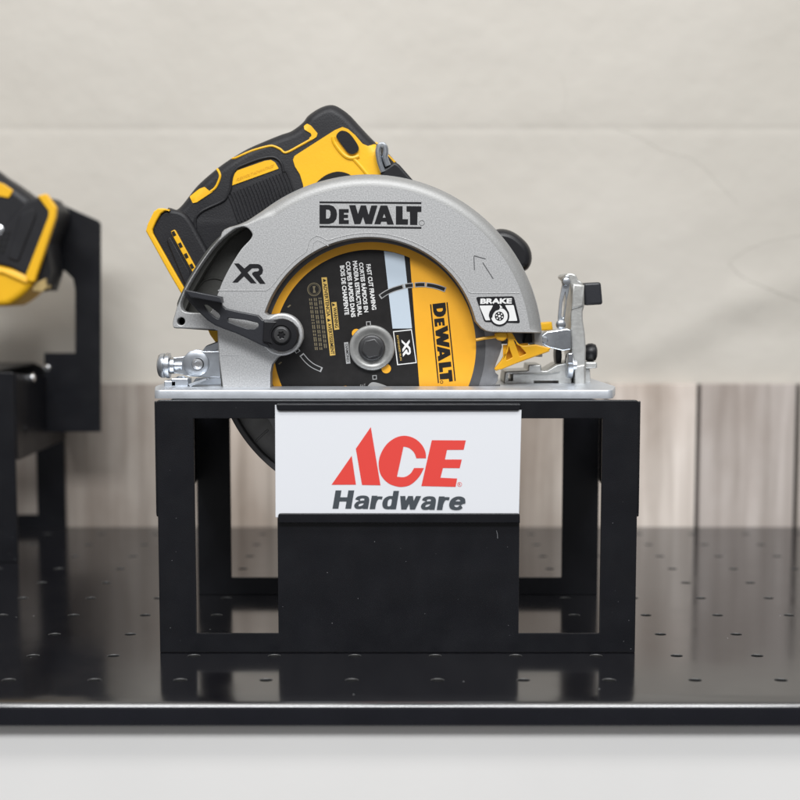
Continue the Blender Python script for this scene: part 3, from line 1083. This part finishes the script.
# white text columns
for body, O, U in (("FAST CUT FRAMING", (366, 264.5), (6, 45.5)), ("CORTES R\u00c1PIDOS EN", (358.8, 262.8), (5.4, 49.6)), ("MADERA ESTRUCTURAL", (352.6, 261.2), (5.2, 55.2)),
                   ("COUPES RAPIDES DANS", (345.6, 261.8), (5.6, 55.6)), ("BOIS DE CHARPENTE", (339.8, 265.8), (4.9, 49.2))):
    h = 5.3 if "\u00c1" in body else 4.5
    ink_text(mb, body, O, U, (h, -.5), Yp - .0002, 3, weight=0.03)
# gold warning boxes
ink(mb, [[(321.4, 277.5), (326.8, 277.2), (335.4, 355), (330, 355.8)]], Yp - .0002, 4)
ink_text(mb, "ADVERTENCIA", (323.2, 283.5), (3.6, 33), (3.6, -.4), Yp - .0003, 1, weight=.02)
ink_text(mb, "AVERTISSEMENT", (327.6, 323.5), (3.4, 31), (3.6, -.4), Yp - .0003, 1, weight=.02)
for cx_, cy_ in ((324.6, 280.3), (328.9, 320)):
    ink(mb, [[(cx_ + 2, cy_ + .2), (cx_ - 1.3, cy_ + 2), (cx_ - 1.6, cy_ - 1.6)]], Yp - .0003, 1)
ink(mb, [[(331.4, 302.4), (336.4, 302), (339.3, 329.3), (334.3, 330)]], Yp - .0002, 4)
ink_text(mb, "WARNING", (332.9, 307.5), (2.2, 20.5), (3.6, -.4), Yp - .0003, 1, weight=.02)
ink(mb, [[(335.4, 304.8), (332.4, 306.4), (332, 303)]], Yp - .0003, 1)
ink(mb, [circle(314, 289.4, 6.7, 32), circle(314, 289.4, 6.0, 32)], Yp - .0002, 5)
ink(mb, [circle(314, 289.4, 5.2, 32), circle(314, 289.4, 4.9, 32)], Yp - .0002, 5)
ink(mb, [[(312.6, 286.2), (315.6, 286), (314.6, 289), (316, 292.6), (313, 292.8), (313.4, 289.5)]], Yp - .0002, 5)
rnd = random.Random(3)
for (sx, sy, ex, ey) in ((309.5, 298.5, 315.5, 350), (314.2, 298, 320.2, 350.5), (319, 297.5, 324.8, 349)):
    t = 0.0
    while t < 1:
        w_ = rnd.uniform(0.03, 0.09)
        q0, q1 = t, min(1, t + w_)
        A = (sx + (ex - sx) * q0, sy + (ey - sy) * q0); B = (sx + (ex - sx) * q1, sy + (ey - sy) * q1)
        for off in (0, 1.8):
            ink(mb, [band([(A[0] + off, A[1]), (B[0] + off, B[1])], 0.95)], Yp - .0002, 5)
        t = q1 + 0.022
# expansion slots: black cuts with a pale edge
for sl in ([(381, 296.3), (387, 292.4), (394, 289.3), (402.5, 286.8)], [(405.5, 286.1), (409, 285.5), (412.6, 285.2)], [(415.5, 284.9), (420, 284.6), (424.5, 284.6)],
           [(427, 284.9), (433, 285.8), (439, 287.4), (444.6, 289.4)], [(302.3, 355.5), (307, 361), (313, 365.8), (320.5, 369.3)], [(412, 389.5), (413, 386.5), (414.3, 389.5)], [(296.8, 350.2), (298, 352)]):
    sl = smooth_path(sl, 4)
    ext = [(sl[0][0] * 2 - sl[1][0], sl[0][1] * 2 - sl[1][1])] + sl + [(sl[-1][0] * 2 - sl[-2][0], sl[-1][1] * 2 - sl[-2][1])]
    ink(mb, [band(ext, 5.0)], Yp - .0003, 6)
    ink(mb, [band(sl, 3.3)], Yp - .0004, 7)
# bits round the arbor
ink(mb, [circle(356.3, 333.3, 4.5, 16)], Yp - .0002, 0)
ink(mb, [circle(386.2, 368.6, 4.8, 16)], Yp - .0002, 0)
for rc in ([(366, 321.5), (370.6, 321.2), (371, 326), (366.4, 326.3)], [(372.3, 375.3), (376.6, 375), (376.9, 379.4), (372.6, 379.7)]):
    c_ = (sum(p[0] for p in rc) / 4, sum(p[1] for p in rc) / 4)
    ink(mb, [rc, [(c_[0] + (p[0] - c_[0]) * .66, c_[1] + (p[1] - c_[1]) * .66) for p in rc]], Yp - .0002, 6)
ink(mb, [[(344, 342.5), (348.2, 342), (350.5, 363.4), (346.2, 363.9)]], Yp - .0002, 6)
ink_text(mb, "DIAMOND", (345.1, 344.2), (1.7, 17.5), (2.6, -.2), Yp - .0003, 1, weight=.01)
ink(mb, [smooth_loop([(365, 392), (366.5, 388), (370.5, 383), (375.5, 382.4), (384, 385), (391, 388.5), (392, 392)], 4)], Yp - .0002, 6)
ink(mb, [[(328, 393), (330, 388), (346.4, 385.8), (346, 393)]], Yp - .0002, 0)
ink_text(mb, "R-6.5", (359.8, 387.5), (5, -1), (0.6, -3), Yp - .0002, 6, weight=.01)
for q in ((288, 306, 3), (279, 363, 3)):
    ink(mb, [[(q[0] - 1, q[1] + 1), (q[0] + q[2] - 1, q[1] - 1.4), (q[0] + q[2], q[1] - .6), (q[0] + .4, q[1] + 1.6)]], Yp - .0002, 5)
mb.build("blade_print", [M["bladeyellow"], M["bladeblack"], M["stripe"], M["white"], M["gold"], M["goldfaint"], M["greyprint"], M["void"], simple("ground_steel_ring", (0.13, 0.13, 0.135), 0.4, 0.8, 0.1, 600, 0.1, 90)], blade, recalc=False)

# arbor flange and bolt
mb = MB()
c = P(371.8, 348, 0.041)
s_ = MM * 1.02
lathe(mb, c, "Y", [(22.4 * s_, 0.0042), (22.4 * s_, 0.0012), (21.6 * s_, 0.0004), (19.5 * s_, 0.0), (17.5 * s_, 0.0002), (15.8 * s_, 0.0012), (14, 0.0012)][:6] + [(13.2 * s_, 0.0014), (13.0 * s_, 0.003)], 64)
flange = mb.build("arbor_flange", M["flange"], saw)
mb = MB()
lathe(mb, c, "Y", [(13.2 * s_, 0.003), (13.2 * s_, -0.0005), (12.2 * s_, -0.0015), (11 * s_, -0.0018)], 48)
hexp = [(c.x + 10.2 * s_ * math.cos(R(60 * k + 12)), c.z + 10.2 * s_ * math.sin(R(60 * k + 12))) for k in range(6)]
prism(mb, hexp, c.y - 0.0062, c.y - 0.001, 0.0009, seg=2)
mb.build("arbor_bolt", M["darkbolt"], saw)
# lower guard hanging through the plate
mb = MB()
LG = (371, 347)
lo = [p for p in arc(LG[0], LG[1], 157, 198, 342, 80)]
li_ = [p for p in arc(LG[0], LG[1], 151.5, 198.6, 341.4, 80)]
px_prism(mb, lo + list(reversed(li_)), 0.043, 0.0575, 0.0008, seg=2)
px_prism(mb, arc(LG[0], LG[1], 152.5, 199, 341, 60), 0.050, 0.052, mi=1)
tube(mb, [P(a, b, 0.0498) for a, b in ((256, 441), (262, 435), (268, 430))], 0.0008, 6, mi=1)
mb.build("lower_guard", [M["ring"], M["lower"]], saw)

# --- lever of the lower guard
mb = MB()
YL0, YL1 = 0.0165, 0.0215
lev = [(184, 291), (190, 292), (221, 298), (222, 305), (226, 308.5), (240, 311.6), (258, 315), (262.5, 319.6), (276, 319.4), (285, 319.8), (292.5, 322.4), (297.6, 328), (299.2, 335), (297.6, 342.5), (292, 348.8), (284, 351.6), (275, 350.7), (262, 345.8), (248, 339), (236, 333.4), (225, 329.5), (215, 325.4), (207.5, 320.5), (197.5, 311), (189, 301.5), (185, 296)]
slot1 = smooth_loop([(204, 305.8), (207, 304.8), (212.5, 308.6), (219, 314), (220, 317.2), (217, 318.4), (210.5, 313.5)], 3)
slot2 = round_poly([(227.5, 318), (231, 318.2), (245, 320), (258, 323), (258.8, 326), (255.5, 328.3), (247, 328.4), (236, 324.6), (228, 321.4)], 1.5)
px_prism(mb, lev, YL0, YL1, 0.0009, seg=3, holes=[slot1, slot2], hole_bev=0.0006)
px_prism(mb, [(184, 289.8), (220.6, 296.8), (221.6, 303), (190, 297)], 0.006, YL0 + .002, 0.0006, seg=2)
lever = mb.build("guard_lever", M["lever"], saw)
mb = MB()
px_prism(mb, round_poly([(263.5, 321), (278, 321.5), (274, 326), (270.5, 332), (270.6, 339), (273.6, 345), (262.5, 341.8)], 1.5), YL0 - 0.002, YL0 + 0.001, 0.0008, seg=2)
lathe(mb, P(281.5, 335.2, YL0), "Y", [(16.2 * MM, 0.003), (16.2 * MM, -0.0006), (15.4 * MM, -0.0016), (10.0 * MM, -0.0018), (9.6 * MM, -0.0006), (8.9 * MM, -0.0006), (8.6 * MM, -0.0018), (8.2 * MM, -0.002)], 56)
mb.build("pivot_knob", M["blackplastic"], lever)
mb = MB()
cc = P(281.5, 335.2, YL0 - 0.002)
star = []
for k in range(24):
    r = 3.7 if (k // 2) % 2 == 0 else 2.6
    star.append((cc.x + r * MM * math.cos(2 * math.pi * k / 24), cc.z + r * MM * math.sin(2 * math.pi * k / 24)))
prism(mb, [(cc.x + 7.6 * MM * math.cos(2 * math.pi * k / 40), cc.z + 7.6 * MM * math.sin(2 * math.pi * k / 40)) for k in range(40)], cc.y - 0.0012, cc.y + 0.001, 0.0007, seg=3, holes=[star])
mb.build("pivot_screw", M["darkbolt"], lever)

# --- rear bracket and bevel stop (left of the guard)
mb = MB()
px_prism(mb, round_poly([(172, 357.5), (184, 356.6), (189, 351.5), (197, 349.3), (205, 351.4), (221, 351), (221, 377.5), (205, 377.5), (190, 376.5), (180, 374), (172, 373)], 2), 0.048, 0.051, 0.0005, seg=2)
px_prism(mb, round_poly([(201.5, 351.5), (206, 345.5), (217, 341.5), (221, 341), (221, 350), (209, 352.3)], 2), 0.052, 0.058, 0.001, seg=3)
px_prism(mb, [(196, 378), (222, 377), (222, 386.5), (190, 386.5)], 0.056, 0.07, 0.0005, seg=2)
rear = mb.build("rear_bracket", M["zinc"], saw)
mb = MB()
lathe(mb, P(196.2, 363.4, 0.048), "Y", [(13.2 * MM, 0.001), (13.2 * MM, -0.0008), (12.4 * MM, -0.0012), (7 * MM, -0.0013)], 48)
mb.build("pivot_washer", M["zinc"], rear)
mb = MB()
c = P(197.8, 364, 0.046)
sl = []
lathe(mb, c, "Y", [(6.4 * MM, 0.002), (6.4 * MM, -0.0008), (5.4 * MM, -0.0018), (3.2 * MM, -0.0021), (3.0 * MM, -0.0008), (0.6 * MM, -0.0006)], 32)
mb.build("pivot_bolt", M["screw"], rear)
mb = MB()
c = P(158, 365.6, 0.05)
lathe(mb, c, "X", [(7.5 * MM, 0), (10.6 * MM, 1.2 * MM), (12.4 * MM, 3.5 * MM), (12.6 * MM, 7 * MM), (11.4 * MM, 7.6 * MM), (11.4 * MM, 8.2 * MM), (13 * MM, 8.8 * MM), (13 * MM, 12.2 * MM), (10 * MM, 12.8 * MM), (8.5 * MM, 13.2 * MM), (8.5 * MM, 17 * MM), (5 * MM, 17.4 * MM), (5 * MM, 25 * MM)], 24)
mb.build("adjusting_nut", M["zinc"], rear)
mb = MB()
for (a, b, x_, y_) in ((171, 378.5, 188, 386.5), (164, 381, 176, 388)):
    px_prism(mb, round_poly([(a, y_), (a, b), (x_, b), (x_, y_)], 1.2), 0.038, 0.055, 0.0006, seg=2)
c = P(181, 379, 0.045)
lathe(mb, c, "Z", [(5 * MM, -0.002), (5 * MM, 0.001), (3 * MM, 0.0022)], 20)
px_prism(mb, [(188, 384), (206, 378.5), (207, 380), (190, 387)], 0.035, 0.045, 0.0003, seg=1)
mb.build("bracket_foot", M["zinc"], rear)

# --- yellow chip deflector at the front
mb = MB()
YD = 0.0352
px_prism(mb, round_poly([(505, 331), (511, 331), (515, 337.5), (518, 344), (523, 345.5), (536, 344.5), (551, 348.3), (548, 351.8), (522.5, 361), (501.5, 369.6), (495.2, 370.4), (494.6, 368.8), (501, 361), (507, 350.5), (508.4, 340)], 1.2), YD + .002, YD + 0.0075, 0.0008, seg=3, holes=[round_poly([(506.3, 352), (508.8, 346.5), (512.6, 357.3), (506.5, 360.4)], 1), round_poly([(513.6, 339.5), (519.5, 345.5), (526.5, 353.5), (519.8, 356.6)], 1.2)])
tube(mb, [P(x, y, YD + .003) for x, y in ((476, 340), (484, 338.3), (498, 336.5))], 0.0011, 8)
px_prism(mb, [(503, 345), (528, 343), (530, 358), (503, 364)], YD + .0074, YD + .0085)
px_prism(mb, smooth_loop([(495, 334), (500, 331.5), (506, 332.5), (507, 338), (503, 341), (497, 339.5)], 4), YD, YD + .006, 0.0015, seg=4)
tube(mb, [P(x, y, YD + .0032) for x, y in ((495.5, 369.5), (522, 359.8), (549, 350))], 0.0011, 8)
mb.build("chip_deflector", M["amber"], saw)
mb = MB()
px_prism(mb, [(526, 333), (541, 333), (541, 343), (524, 343)], 0.060, 0.075, 0.0006, seg=2)
mb.build("guard_wall_dark", M["blackplastic"], saw)  # black block set where the guard's inner wall shows dark

# --- front bevel bracket (right)
mb = MB()
up = [(565, 277), (567, 273.5), (571, 272.8), (576, 274.5), (578.5, 280), (582.5, 282), (584.3, 292), (584.5, 306), (582.8, 311.5), (583, 320), (585, 333), (586, 348), (585.5, 387.5), (575, 387.5), (574, 366), (571.8, 352), (571, 335), (570.5, 316), (571.3, 309), (571, 290), (569.5, 281)]
px_prism(mb, round_poly(up, 1.5), 0.066, 0.112, 0.0012, seg=3)
px_prism(mb, [(571.3, 309.5), (583.6, 306), (584.6, 285), (573, 284)], 0.0645, 0.09, 0.0012, seg=3)
px_prism(mb, round_poly([(574.5, 366.5), (585, 364.5), (585.2, 387.3), (575, 387.3)], 1), 0.0645, 0.09, 0.0008, seg=3)
front = mb.build("bevel_bracket", M["cast"], saw)
mb = MB()
px_prism(mb, round_poly([(558, 318), (559.5, 300), (563, 281), (566, 274.8), (569.6, 276), (570, 286), (567, 300), (565, 317), (563.6, 328), (559, 328)], 1.5), 0.060, 0.063, 0.0005, seg=2,
         holes=[round_poly([(561.5, 316), (562.5, 303), (565.4, 292), (566, 300), (563.4, 318)], 0.8)])
lathe(mb, P(566.3, 281.5, 0.058), "Y", [(4.6 * MM, 0.003), (4.6 * MM, -0.0005), (3.6 * MM, -0.0016), (2 * MM, -0.002)], 24)
lathe(mb, P(561, 324.5, 0.057), "Y", [(5 * MM, 0.003), (5 * MM, -0.0005), (3.8 * MM, -0.0016), (2 * MM, -0.002)], 24)
mb.build("depth_link", M["zinc"], front)
mb = MB()
px_prism(mb, round_poly([(538.5, 342), (541, 336), (547, 331.6), (558, 330), (567, 328.5), (571, 330), (571, 349.5), (563, 351), (548, 347.4)], 1.2), 0.056, 0.075, 0.0008, seg=2)
lathe(mb, P(544.5, 340, 0.0555), "Y", [(3.6 * MM, 0.002), (3.6 * MM, -0.0006), (2.4 * MM, -0.0016)], 20)
mb.build("hinge_arm", M["zinc"], front)
mb = MB()
px_prism(mb, round_poly([(583.5, 283), (601, 282), (603, 304.5), (584.5, 305.5)], 3), 0.078, 0.104, 0.0018, seg=4, back_bev=0.0018)
mb.build("lever_tip", M["lever"], front)
mb = MB()
c = P(585.5, 352.5, 0.09)
lathe(mb, c, "X", [(7 * MM, -0.002), (8.5 * MM, 1 * MM), (9.6 * MM, 3 * MM), (9.8 * MM, 7 * MM), (8.5 * MM, 10.5 * MM), (5 * MM, 12 * MM)], 12)
mb.build("clamp_knob", M["blackplastic"], front)
mb = MB()
px_prism(mb, round_poly([(585, 362), (597, 362), (597.5, 368), (585, 369)], 2), 0.080, 0.098, 0.001, seg=3)
px_prism(mb, [(585.2, 369), (590, 369), (591, 386), (585.2, 387)], 0.084, 0.1, 0.0006, seg=2)
mb.build("clamp_tab", M["cast"], front)
mb = MB()
c = P(565.5, 365.5, 0.068)
lathe(mb, c, "X", [(9 * MM, 0), (12.6 * MM, 1.2 * MM), (13.4 * MM, 3 * MM), (13.4 * MM, 6.5 * MM), (6 * MM, 7 * MM), (6 * MM, 11 * MM)], 28)
px_prism(mb, round_poly([(568, 353), (573, 353), (573.5, 364), (567.5, 364)], 1.5), 0.058, 0.066, 0.0008, seg=3)
mb.build("hinge_bolt", M["zinc"], front)
mb = MB()
px_prism(mb, round_poly([(505, 371.4), (528, 370.4), (528.6, 364.6), (541, 364.6), (541.6, 370.6), (547, 370.4), (557, 364.5), (571, 362), (572, 386), (506.5, 386), (503.5, 382)], 1.2), 0.070, 0.105, 0.001, seg=3,
         holes=[[(534, 380.6), (558.5, 380.6), (558.5, 384.8), (534, 384.8)], [(508.5, 374), (513, 374), (513, 381), (508.5, 381)]])
px_prism(mb, [(513, 373.4), (546, 373.2), (560, 371), (560, 372.2), (546, 374.6), (513, 374.8)], 0.0685, 0.072, 0.0004, seg=1)
mb.build("bevel_base", M["cast"], front)
mb = MB()
px_prism(mb, smooth_loop([(556, 350), (558.5, 346.5), (561, 348), (562, 357), (560.5, 365), (557.5, 366), (555.8, 359)], 4), 0.080, 0.095, 0.001, seg=3)
tube(mb, [P(x, y, 0.078) for x, y in ((545.5, 371), (558, 363))], 0.0007, 6)
mb.build("wing_knob", M["blackplastic"], front)

# --- rear handle: rubber body, yellow shell
YH0, YH1 = 0.088, 0.128
sil = [(165, 210), (174, 209), (180, 204), (186, 196.5), (190.5, 190.5), (197.5, 182.5), (209, 172.3), (220, 163.6), (231, 156.2), (246, 147.4), (265, 139), (280, 133), (289, 130), (296, 125.6), (302.5, 120), (307, 114), (316, 107.6), (325, 103.7), (333, 103.2), (341, 107), (350, 114), (361, 126), (369, 134.5), (376, 141.5), (385, 148.5), (397, 161.5), (411, 178.5), (414, 190), (400, 215), (340, 240), (280, 260), (235, 300), (205, 300), (180, 255)]
mb = MB()
hl = smooth_loop(sil, 4)
px_prism(mb, hl, YH0, YH1, 0.0075, seg=8, depth=0.012, back_bev=0.008)
handle = mb.build("rear_handle", M["rubber"], saw, smooth=50)
weld(handle, 1e-6)
handle.data.set_sharp_from_angle(angle=R(60))
bm = bmesh.new(); bm.from_mesh(handle.data)
bvh = BVHTree.FromBMesh(bm)


def on_handle(px, py, lift):
    """point on the handle's front surface seen at this spot"""
    d = P(px, py, 0.2) - CAM
    hit = bvh.ray_cast(CAM, d.normalized())
    if hit[0] is None: return P(px, py, YH0 + 0.012)
    return hit[0] - d.normalized() * lift


def surf_patch(mb, loop, lift=0.0006, thick=0.002, mi=0, rim=True):
    """raised moulding whose surface follows the handle"""
    from mathutils.geometry import delaunay_2d_cdt
    lp = [Vector(p) for p in ccw(loop)]
    n0 = len(lp)
    xs_ = [p.x for p in lp]; ys_ = [p.y for p in lp]
    pts = list(lp)
    st = 4.0
    x = min(xs_) + st / 2
    while x < max(xs_):
        y = min(ys_) + st / 2
        while y < max(ys_):
            pts.append(Vector((x, y))); y += st
        x += st
    r = delaunay_2d_cdt(pts, [], [list(range(n0))], 1, 1e-5)
    vs2, fs = r[0], r[2]
    cen = None
    top = [on_handle(v.x, v.y, lift) for v in vs2]
    mb.add(top, [tuple(f) for f in fs], mi)
    if rim:
        edge = [on_handle(p.x, p.y, lift) for p in lp]
        low = [p + (p - CAM).normalized() * (lift + thick) for p in edge]
        n = len(edge)
        mb.add(edge + low, [(i, (i + 1) % n, n + (i + 1) % n, n + i) for i in range(n)], mi)


mb = MB()
yel = [(293, 160), (294.5, 156), (299, 153), (317, 141.5), (335, 130), (342.5, 127), (348, 129), (355, 135), (362.5, 143.7), (368, 146), (372.5, 144.8), (375.8, 141.6), (378, 143), (377, 148), (377.3, 154), (379, 163), (381.5, 172), (383, 186), (340, 190), (304, 192), (303, 184.5), (300, 174.5), (295, 166.5)]
surf_patch(mb, yel, 0.0010, 0.003)
mb.build("yellow_shell", M["yellow"], handle, smooth=40)
mb = MB()
lk = smooth_loop([(336.2, 136), (340, 131.2), (345, 131), (350.5, 134.5), (357, 143.5), (358.8, 149), (355.6, 153), (351, 154), (347, 151.6), (339.5, 141.8)], 4)
surf_patch(mb, lk, 0.0028, 0.003)
mb.build("lock_button", M["blackplastic"], handle, smooth=40)
mb = MB()
surf_patch(mb, smooth_path([(314, 186), (318, 181), (326, 175), (336, 171.7), (345, 172.6), (352, 176.5), (356, 186)], 4), 0.0016, 0.002)
mb.build("trigger_opening_shade", M["void"], handle)  # black arch laid on the shell: the trigger opening's shadow, put into the colour
# ridge around lock button
mb = MB()
rg = smooth_path([(333, 137), (334.5, 143), (341, 152), (347, 157), (353, 158), (359, 156)], 5)
tube(mb, [on_handle(a, b, 0.0009) for a, b in rg], 0.0016, 8)
tube(mb, [on_handle(a, b, 0.0006) for a, b in smooth_path([(353, 158), (362, 168), (370, 178)], 5)], 0.0016, 8)
mb.build("shell_ridge", M["yellow"], handle)

# yellow piping
def piping(mb, pts, w, sm=4):
    q = smooth_path(pts, sm) if sm else pts
    tube(mb, [on_handle(a, b, 0.0001) for a, b in q], w / 2 * MM, 8)
mb = MB()
surf_patch(mb, round_poly([(303.8, 126), (307, 123.6), (311, 125.6), (317.6, 133.4), (316.4, 137), (311.2, 140.4), (308.8, 138.2), (311.6, 136), (311, 133.4), (304.5, 129.6)], 1), 0.0007, 0.002)
piping(mb, [(312, 138.8), (300, 145.5), (286, 152.6), (280, 149), (272.5, 146), (265, 147), (252.5, 150.6), (243, 154.6), (236, 157.8), (232.5, 158.6)], 2.4)
mb.build("top_piping", M["yellow"], handle)
mb = MB()
surf_patch(mb, round_poly([(189.6, 196.5), (199, 189), (204.5, 186.8), (209.5, 191), (213, 191.5), (196.5, 202.4), (192.6, 203)], 1), 0.0007, 0.002)
piping(mb, [(210.5, 191.6), (214.5, 188.6), (217.2, 184.5), (220, 177), (219.2, 172.5), (217.4, 169.4)], 2.6)
mb.build("side_piping", M["yellow"], handle)
mb = MB()
surf_patch(mb, round_poly([(231, 185.8), (234, 174.2), (237.4, 170.4), (265, 160.7), (271, 159.9), (275.2, 162.5), (278.7, 168.6)], 0.8), 0.0007, 0.002)
mb.build("name_stripe", M["yellow"], handle)
mb = MB()
surf_txt = text_shape("FLEXVOLT ADVANTAGE", weight=.01)
w_ = [on_handle(236 + 37 * a + 1.2 * b, 181.6 - 14.2 * a - 3.4 * b, 0.0009) for a, b in surf_txt[0]]
mb.add(w_, surf_txt[1])
mb.build("stripe_lettering", M["amber"], handle, recalc=False)
# ribbed grip under the stripe
mb = MB()
for k in range(19):
    t = k / 18
    a, b = 228 + 58 * t, 194.5 - 23.5 * t
    tube(mb, [on_handle(a, b, 0.0002), on_handle(a + 4, b + 9, 0.0002), on_handle(a + 10.5, b + 28, 0.0002)], 0.0008, 8)
tube(mb, [on_handle(a, b, 0.0003) for a, b in smooth_path([(196, 232), (195, 222), (197, 216), (204, 210), (222, 201.5), (227, 196), (230.5, 188), (232.5, 176), (237, 168.6), (246, 164), (262, 158.4), (274, 157.4), (281, 163), (283.5, 172)], 5)], 0.0011, 8)
mb.build("grip_rib", M["rubber"], handle)

# battery foot with yellow rim
mb = MB()
foot = [(150, 232), (152, 226), (162, 211), (166, 208.8), (173, 208.6), (190, 214), (235, 232), (255, 290), (230, 310), (193, 308)]
YF0 = 0.081
px_prism(mb, smooth_loop([(150.5, 232), (153, 224.5), (160, 213.5), (166, 209.5), (176, 209.8), (184, 213), (191, 221), (200, 237), (212, 259), (226, 287), (222, 302), (190, 303), (168, 266)], 4), YF0 + .001, 0.135, 0.003, seg=4, back_bev=0.003)
px_prism(mb, round_poly([(166, 240), (170, 236), (190, 272), (193, 290), (186, 288)], 3), YF0 - 0.0002, YF0 + .003, 0.001, seg=3)
footo = mb.build("battery_foot", M["rubber"], saw)
mb = MB()
ro_ = [(145.6, 231), (147.5, 224), (153.6, 211.5), (158, 208.2), (164, 208.2), (170.4, 210.2)]
rim_out = [(192, 312), (170, 275)] + ro_
rim_in = [(164.5, 211), (160.6, 213.6), (156, 221.5), (152.4, 229.5), (153, 233.5), (176, 274), (198, 312)]
px_prism(mb, round_poly(rim_out + rim_in, 1.0), YF0 - .001, 0.136, 0.001, seg=3, back_bev=0.001)
mb.build("foot_rim", M["yellow"], footo)
mb = MB()
ind = band([(172.6, 230.5), (183, 249.5), (197, 275)], 5.2)
px_prism(mb, round_poly(ind, 2), YF0 - .0003, YF0 + .003, 0.0005, seg=2)
for a, b in ((173.6, 233.6), (180.2, 245.2), (186, 255.8), (191.6, 266.2)):
    px_prism(mb, [(a - 2.4, b - 1.4), (a + .4, b - 3), (a + 2.6, b + 1.4), (a - .2, b + 3)], YF0 - .0006, YF0 + .002, mi=1)
mb.build("charge_indicator", [M["yellow"], M["void"]], footo)

# steel hanging loop, black strut and yellow lug in front of the handle
mb = MB()
tube(mb, [P(a, b, 0.083) for a, b in smooth_path([(383, 172), (379.5, 162), (378, 152), (379.3, 146.6), (382, 144.8), (384.8, 147), (385.5, 152), (385, 158), (388, 166)], 5)], 0.0023, 10)
mb.build("hanging_loop", M["zinc"], saw)
mb = MB()
px_prism(mb, round_poly([(380, 171.5), (394.5, 161.6), (399, 164), (413.5, 180.5), (412, 196), (386, 196)], 2), 0.082, 0.105, 0.002, seg=4)
mb.build("loop_mount", M["blackplastic"], saw)
mb = MB()
px_prism(mb, [(383, 151), (386, 152), (396, 161.5), (390, 168), (384, 166)], 0.092, 0.11, 0.001, seg=2)
mb.build("loop_lug", M["yellow"], saw)
mb = MB()
px_prism(mb, [(540, 323), (552, 322), (553, 330), (540, 331)], 0.083, 0.1, 0.001, seg=2)
mb.build("front_lug", M["yellow"], saw)
mb = MB()
px_prism(mb, [(207, 328), (219, 328), (219, 344), (215, 342), (210, 335)], 0.068, 0.08, 0.001, seg=2)
mb.build("rear_lug", M["yellow"], saw)
mb = MB()
px_prism(mb, circle(384, 290, 78, 60), 0.082, 0.165, 0.003, seg=4, back_bev=0.006)
mb.build("motor_housing", M["yellow"], saw)

# front auxiliary handle
mb = MB()
px_prism(mb, smooth_loop([(492, 233), (497, 229), (504, 228.2), (513, 230.6), (522, 236.5), (529.5, 244.5), (533, 254), (532.3, 263.5), (527, 270.4), (515, 272), (498, 262)], 4), 0.088, 0.125, 0.006, seg=6, depth=0.011, back_bev=0.006)
mb.build("front_handle", M["blackplastic"], saw, smooth=50)

# ------------------------------------------------------------------ second tool, hanging on the hook bracket
base2 = P(20, 300, 0.36)
tool = empty("cordless_tool", (base2.x, 0.36, base2.z), "yellow and black cordless tool at the left edge, its foot slid onto the hook bracket", "power tool")
mb = MB()
px_prism(mb, smooth_loop([(-60, 150), (-20, 163), (0, 176), (14, 185), (30, 197), (40, 206), (34, 225), (20, 238), (-10, 238), (-60, 215), (-90, 185)], 4), 0.345, 0.385, 0.008, seg=5, depth=0.01, back_bev=0.008)
th = mb.build("tool_handle", M["rubber"], tool, smooth=50)
mb = MB()
px_prism(mb, round_poly([(-6, 181), (3, 183.5), (13, 190.5), (8.5, 198), (-6, 195)], 1.5), 0.3435, 0.35, 0.0006, seg=2)
mb.build("tool_label", M["yellow"], th)
mb = MB()
px_prism(mb, round_poly([(22, 204), (30, 198.5), (44, 195.5), (54.5, 208.5), (53.5, 217.5), (32, 279), (26, 277), (10, 268), (-8, 264), (-8, 240), (2, 228)], 3), 0.338, 0.398, 0.003, seg=4, back_bev=0.003)
px_prism(mb, round_poly([(20, 214), (34, 208), (36, 216), (18, 262), (7, 258)], 3), 0.3365, 0.342, 0.0012, seg=3)
tf = mb.build("tool_foot", M["rubber"], tool)
mb = MB()
px_prism(mb, round_poly([(37, 196), (46, 193.5), (56, 207.5), (55, 218), (34, 282), (27, 281), (25.5, 275), (48, 217), (48.5, 211)], 1.5), 0.336, 0.343, 0.001, seg=3)
mb.build("tool_rim", M["yellow"], tf)
mb = MB()
px_prism(mb, [(48, 250), (51, 272), (45, 291), (34, 291), (30, 282), (46, 236)], 0.345, 0.39, 0.001, seg=2)
mb.build("foot_terminal", M["blackplastic"], tf)
mb = MB()
px_prism(mb, round_poly([(33, 284), (46, 278), (46.5, 288), (42, 292), (32, 291)], 1), 0.343, 0.36, 0.001, seg=2)
mb.build("foot_latch", simple("tan_plastic", (0.45, 0.33, 0.14), 0.4), tf)
mb = MB()
for r_, c_ in ((0, 0), (1, 0), (2, 0), (3, 0), (0, 1), (1, 1), (2, 1), (3, 1)):
    a, b = 8.5 - r_ * 1.8 - c_ * 5, 232.5 + r_ * 6
    px_prism(mb, [(a - 1.6, b), (a + 1.2, b - 2), (a + 1.6, b + 1), (a - 1.2, b + 3)], 0.3372, 0.34)
mb.build("foot_vent", M["void"], tf)
mb = MB()
px_prism(mb, smooth_loop([(-60, 262), (-10, 263), (0, 265), (16, 269), (29, 274), (33, 281), (26, 292), (12, 303), (-2, 306.5), (-60, 306), (-90, 285)], 4), 0.338, 0.40, 0.006, seg=5, back_bev=0.006)
tube(mb, [P(a, b, 0.3375) for a, b in ((-20, 268), (4, 272), (27, 282))], 0.002, 8)
mb.build("tool_body", M["yellow"], tool, smooth=50)
mb = MB()
c = P(-1, 230, 0.339)
lathe(mb, c, "Y", [(0.0045, 0.003), (0.0045, -0.001), (0.002, -0.002)], 20)
mb.build("foot_screw", M["screw"], tf)
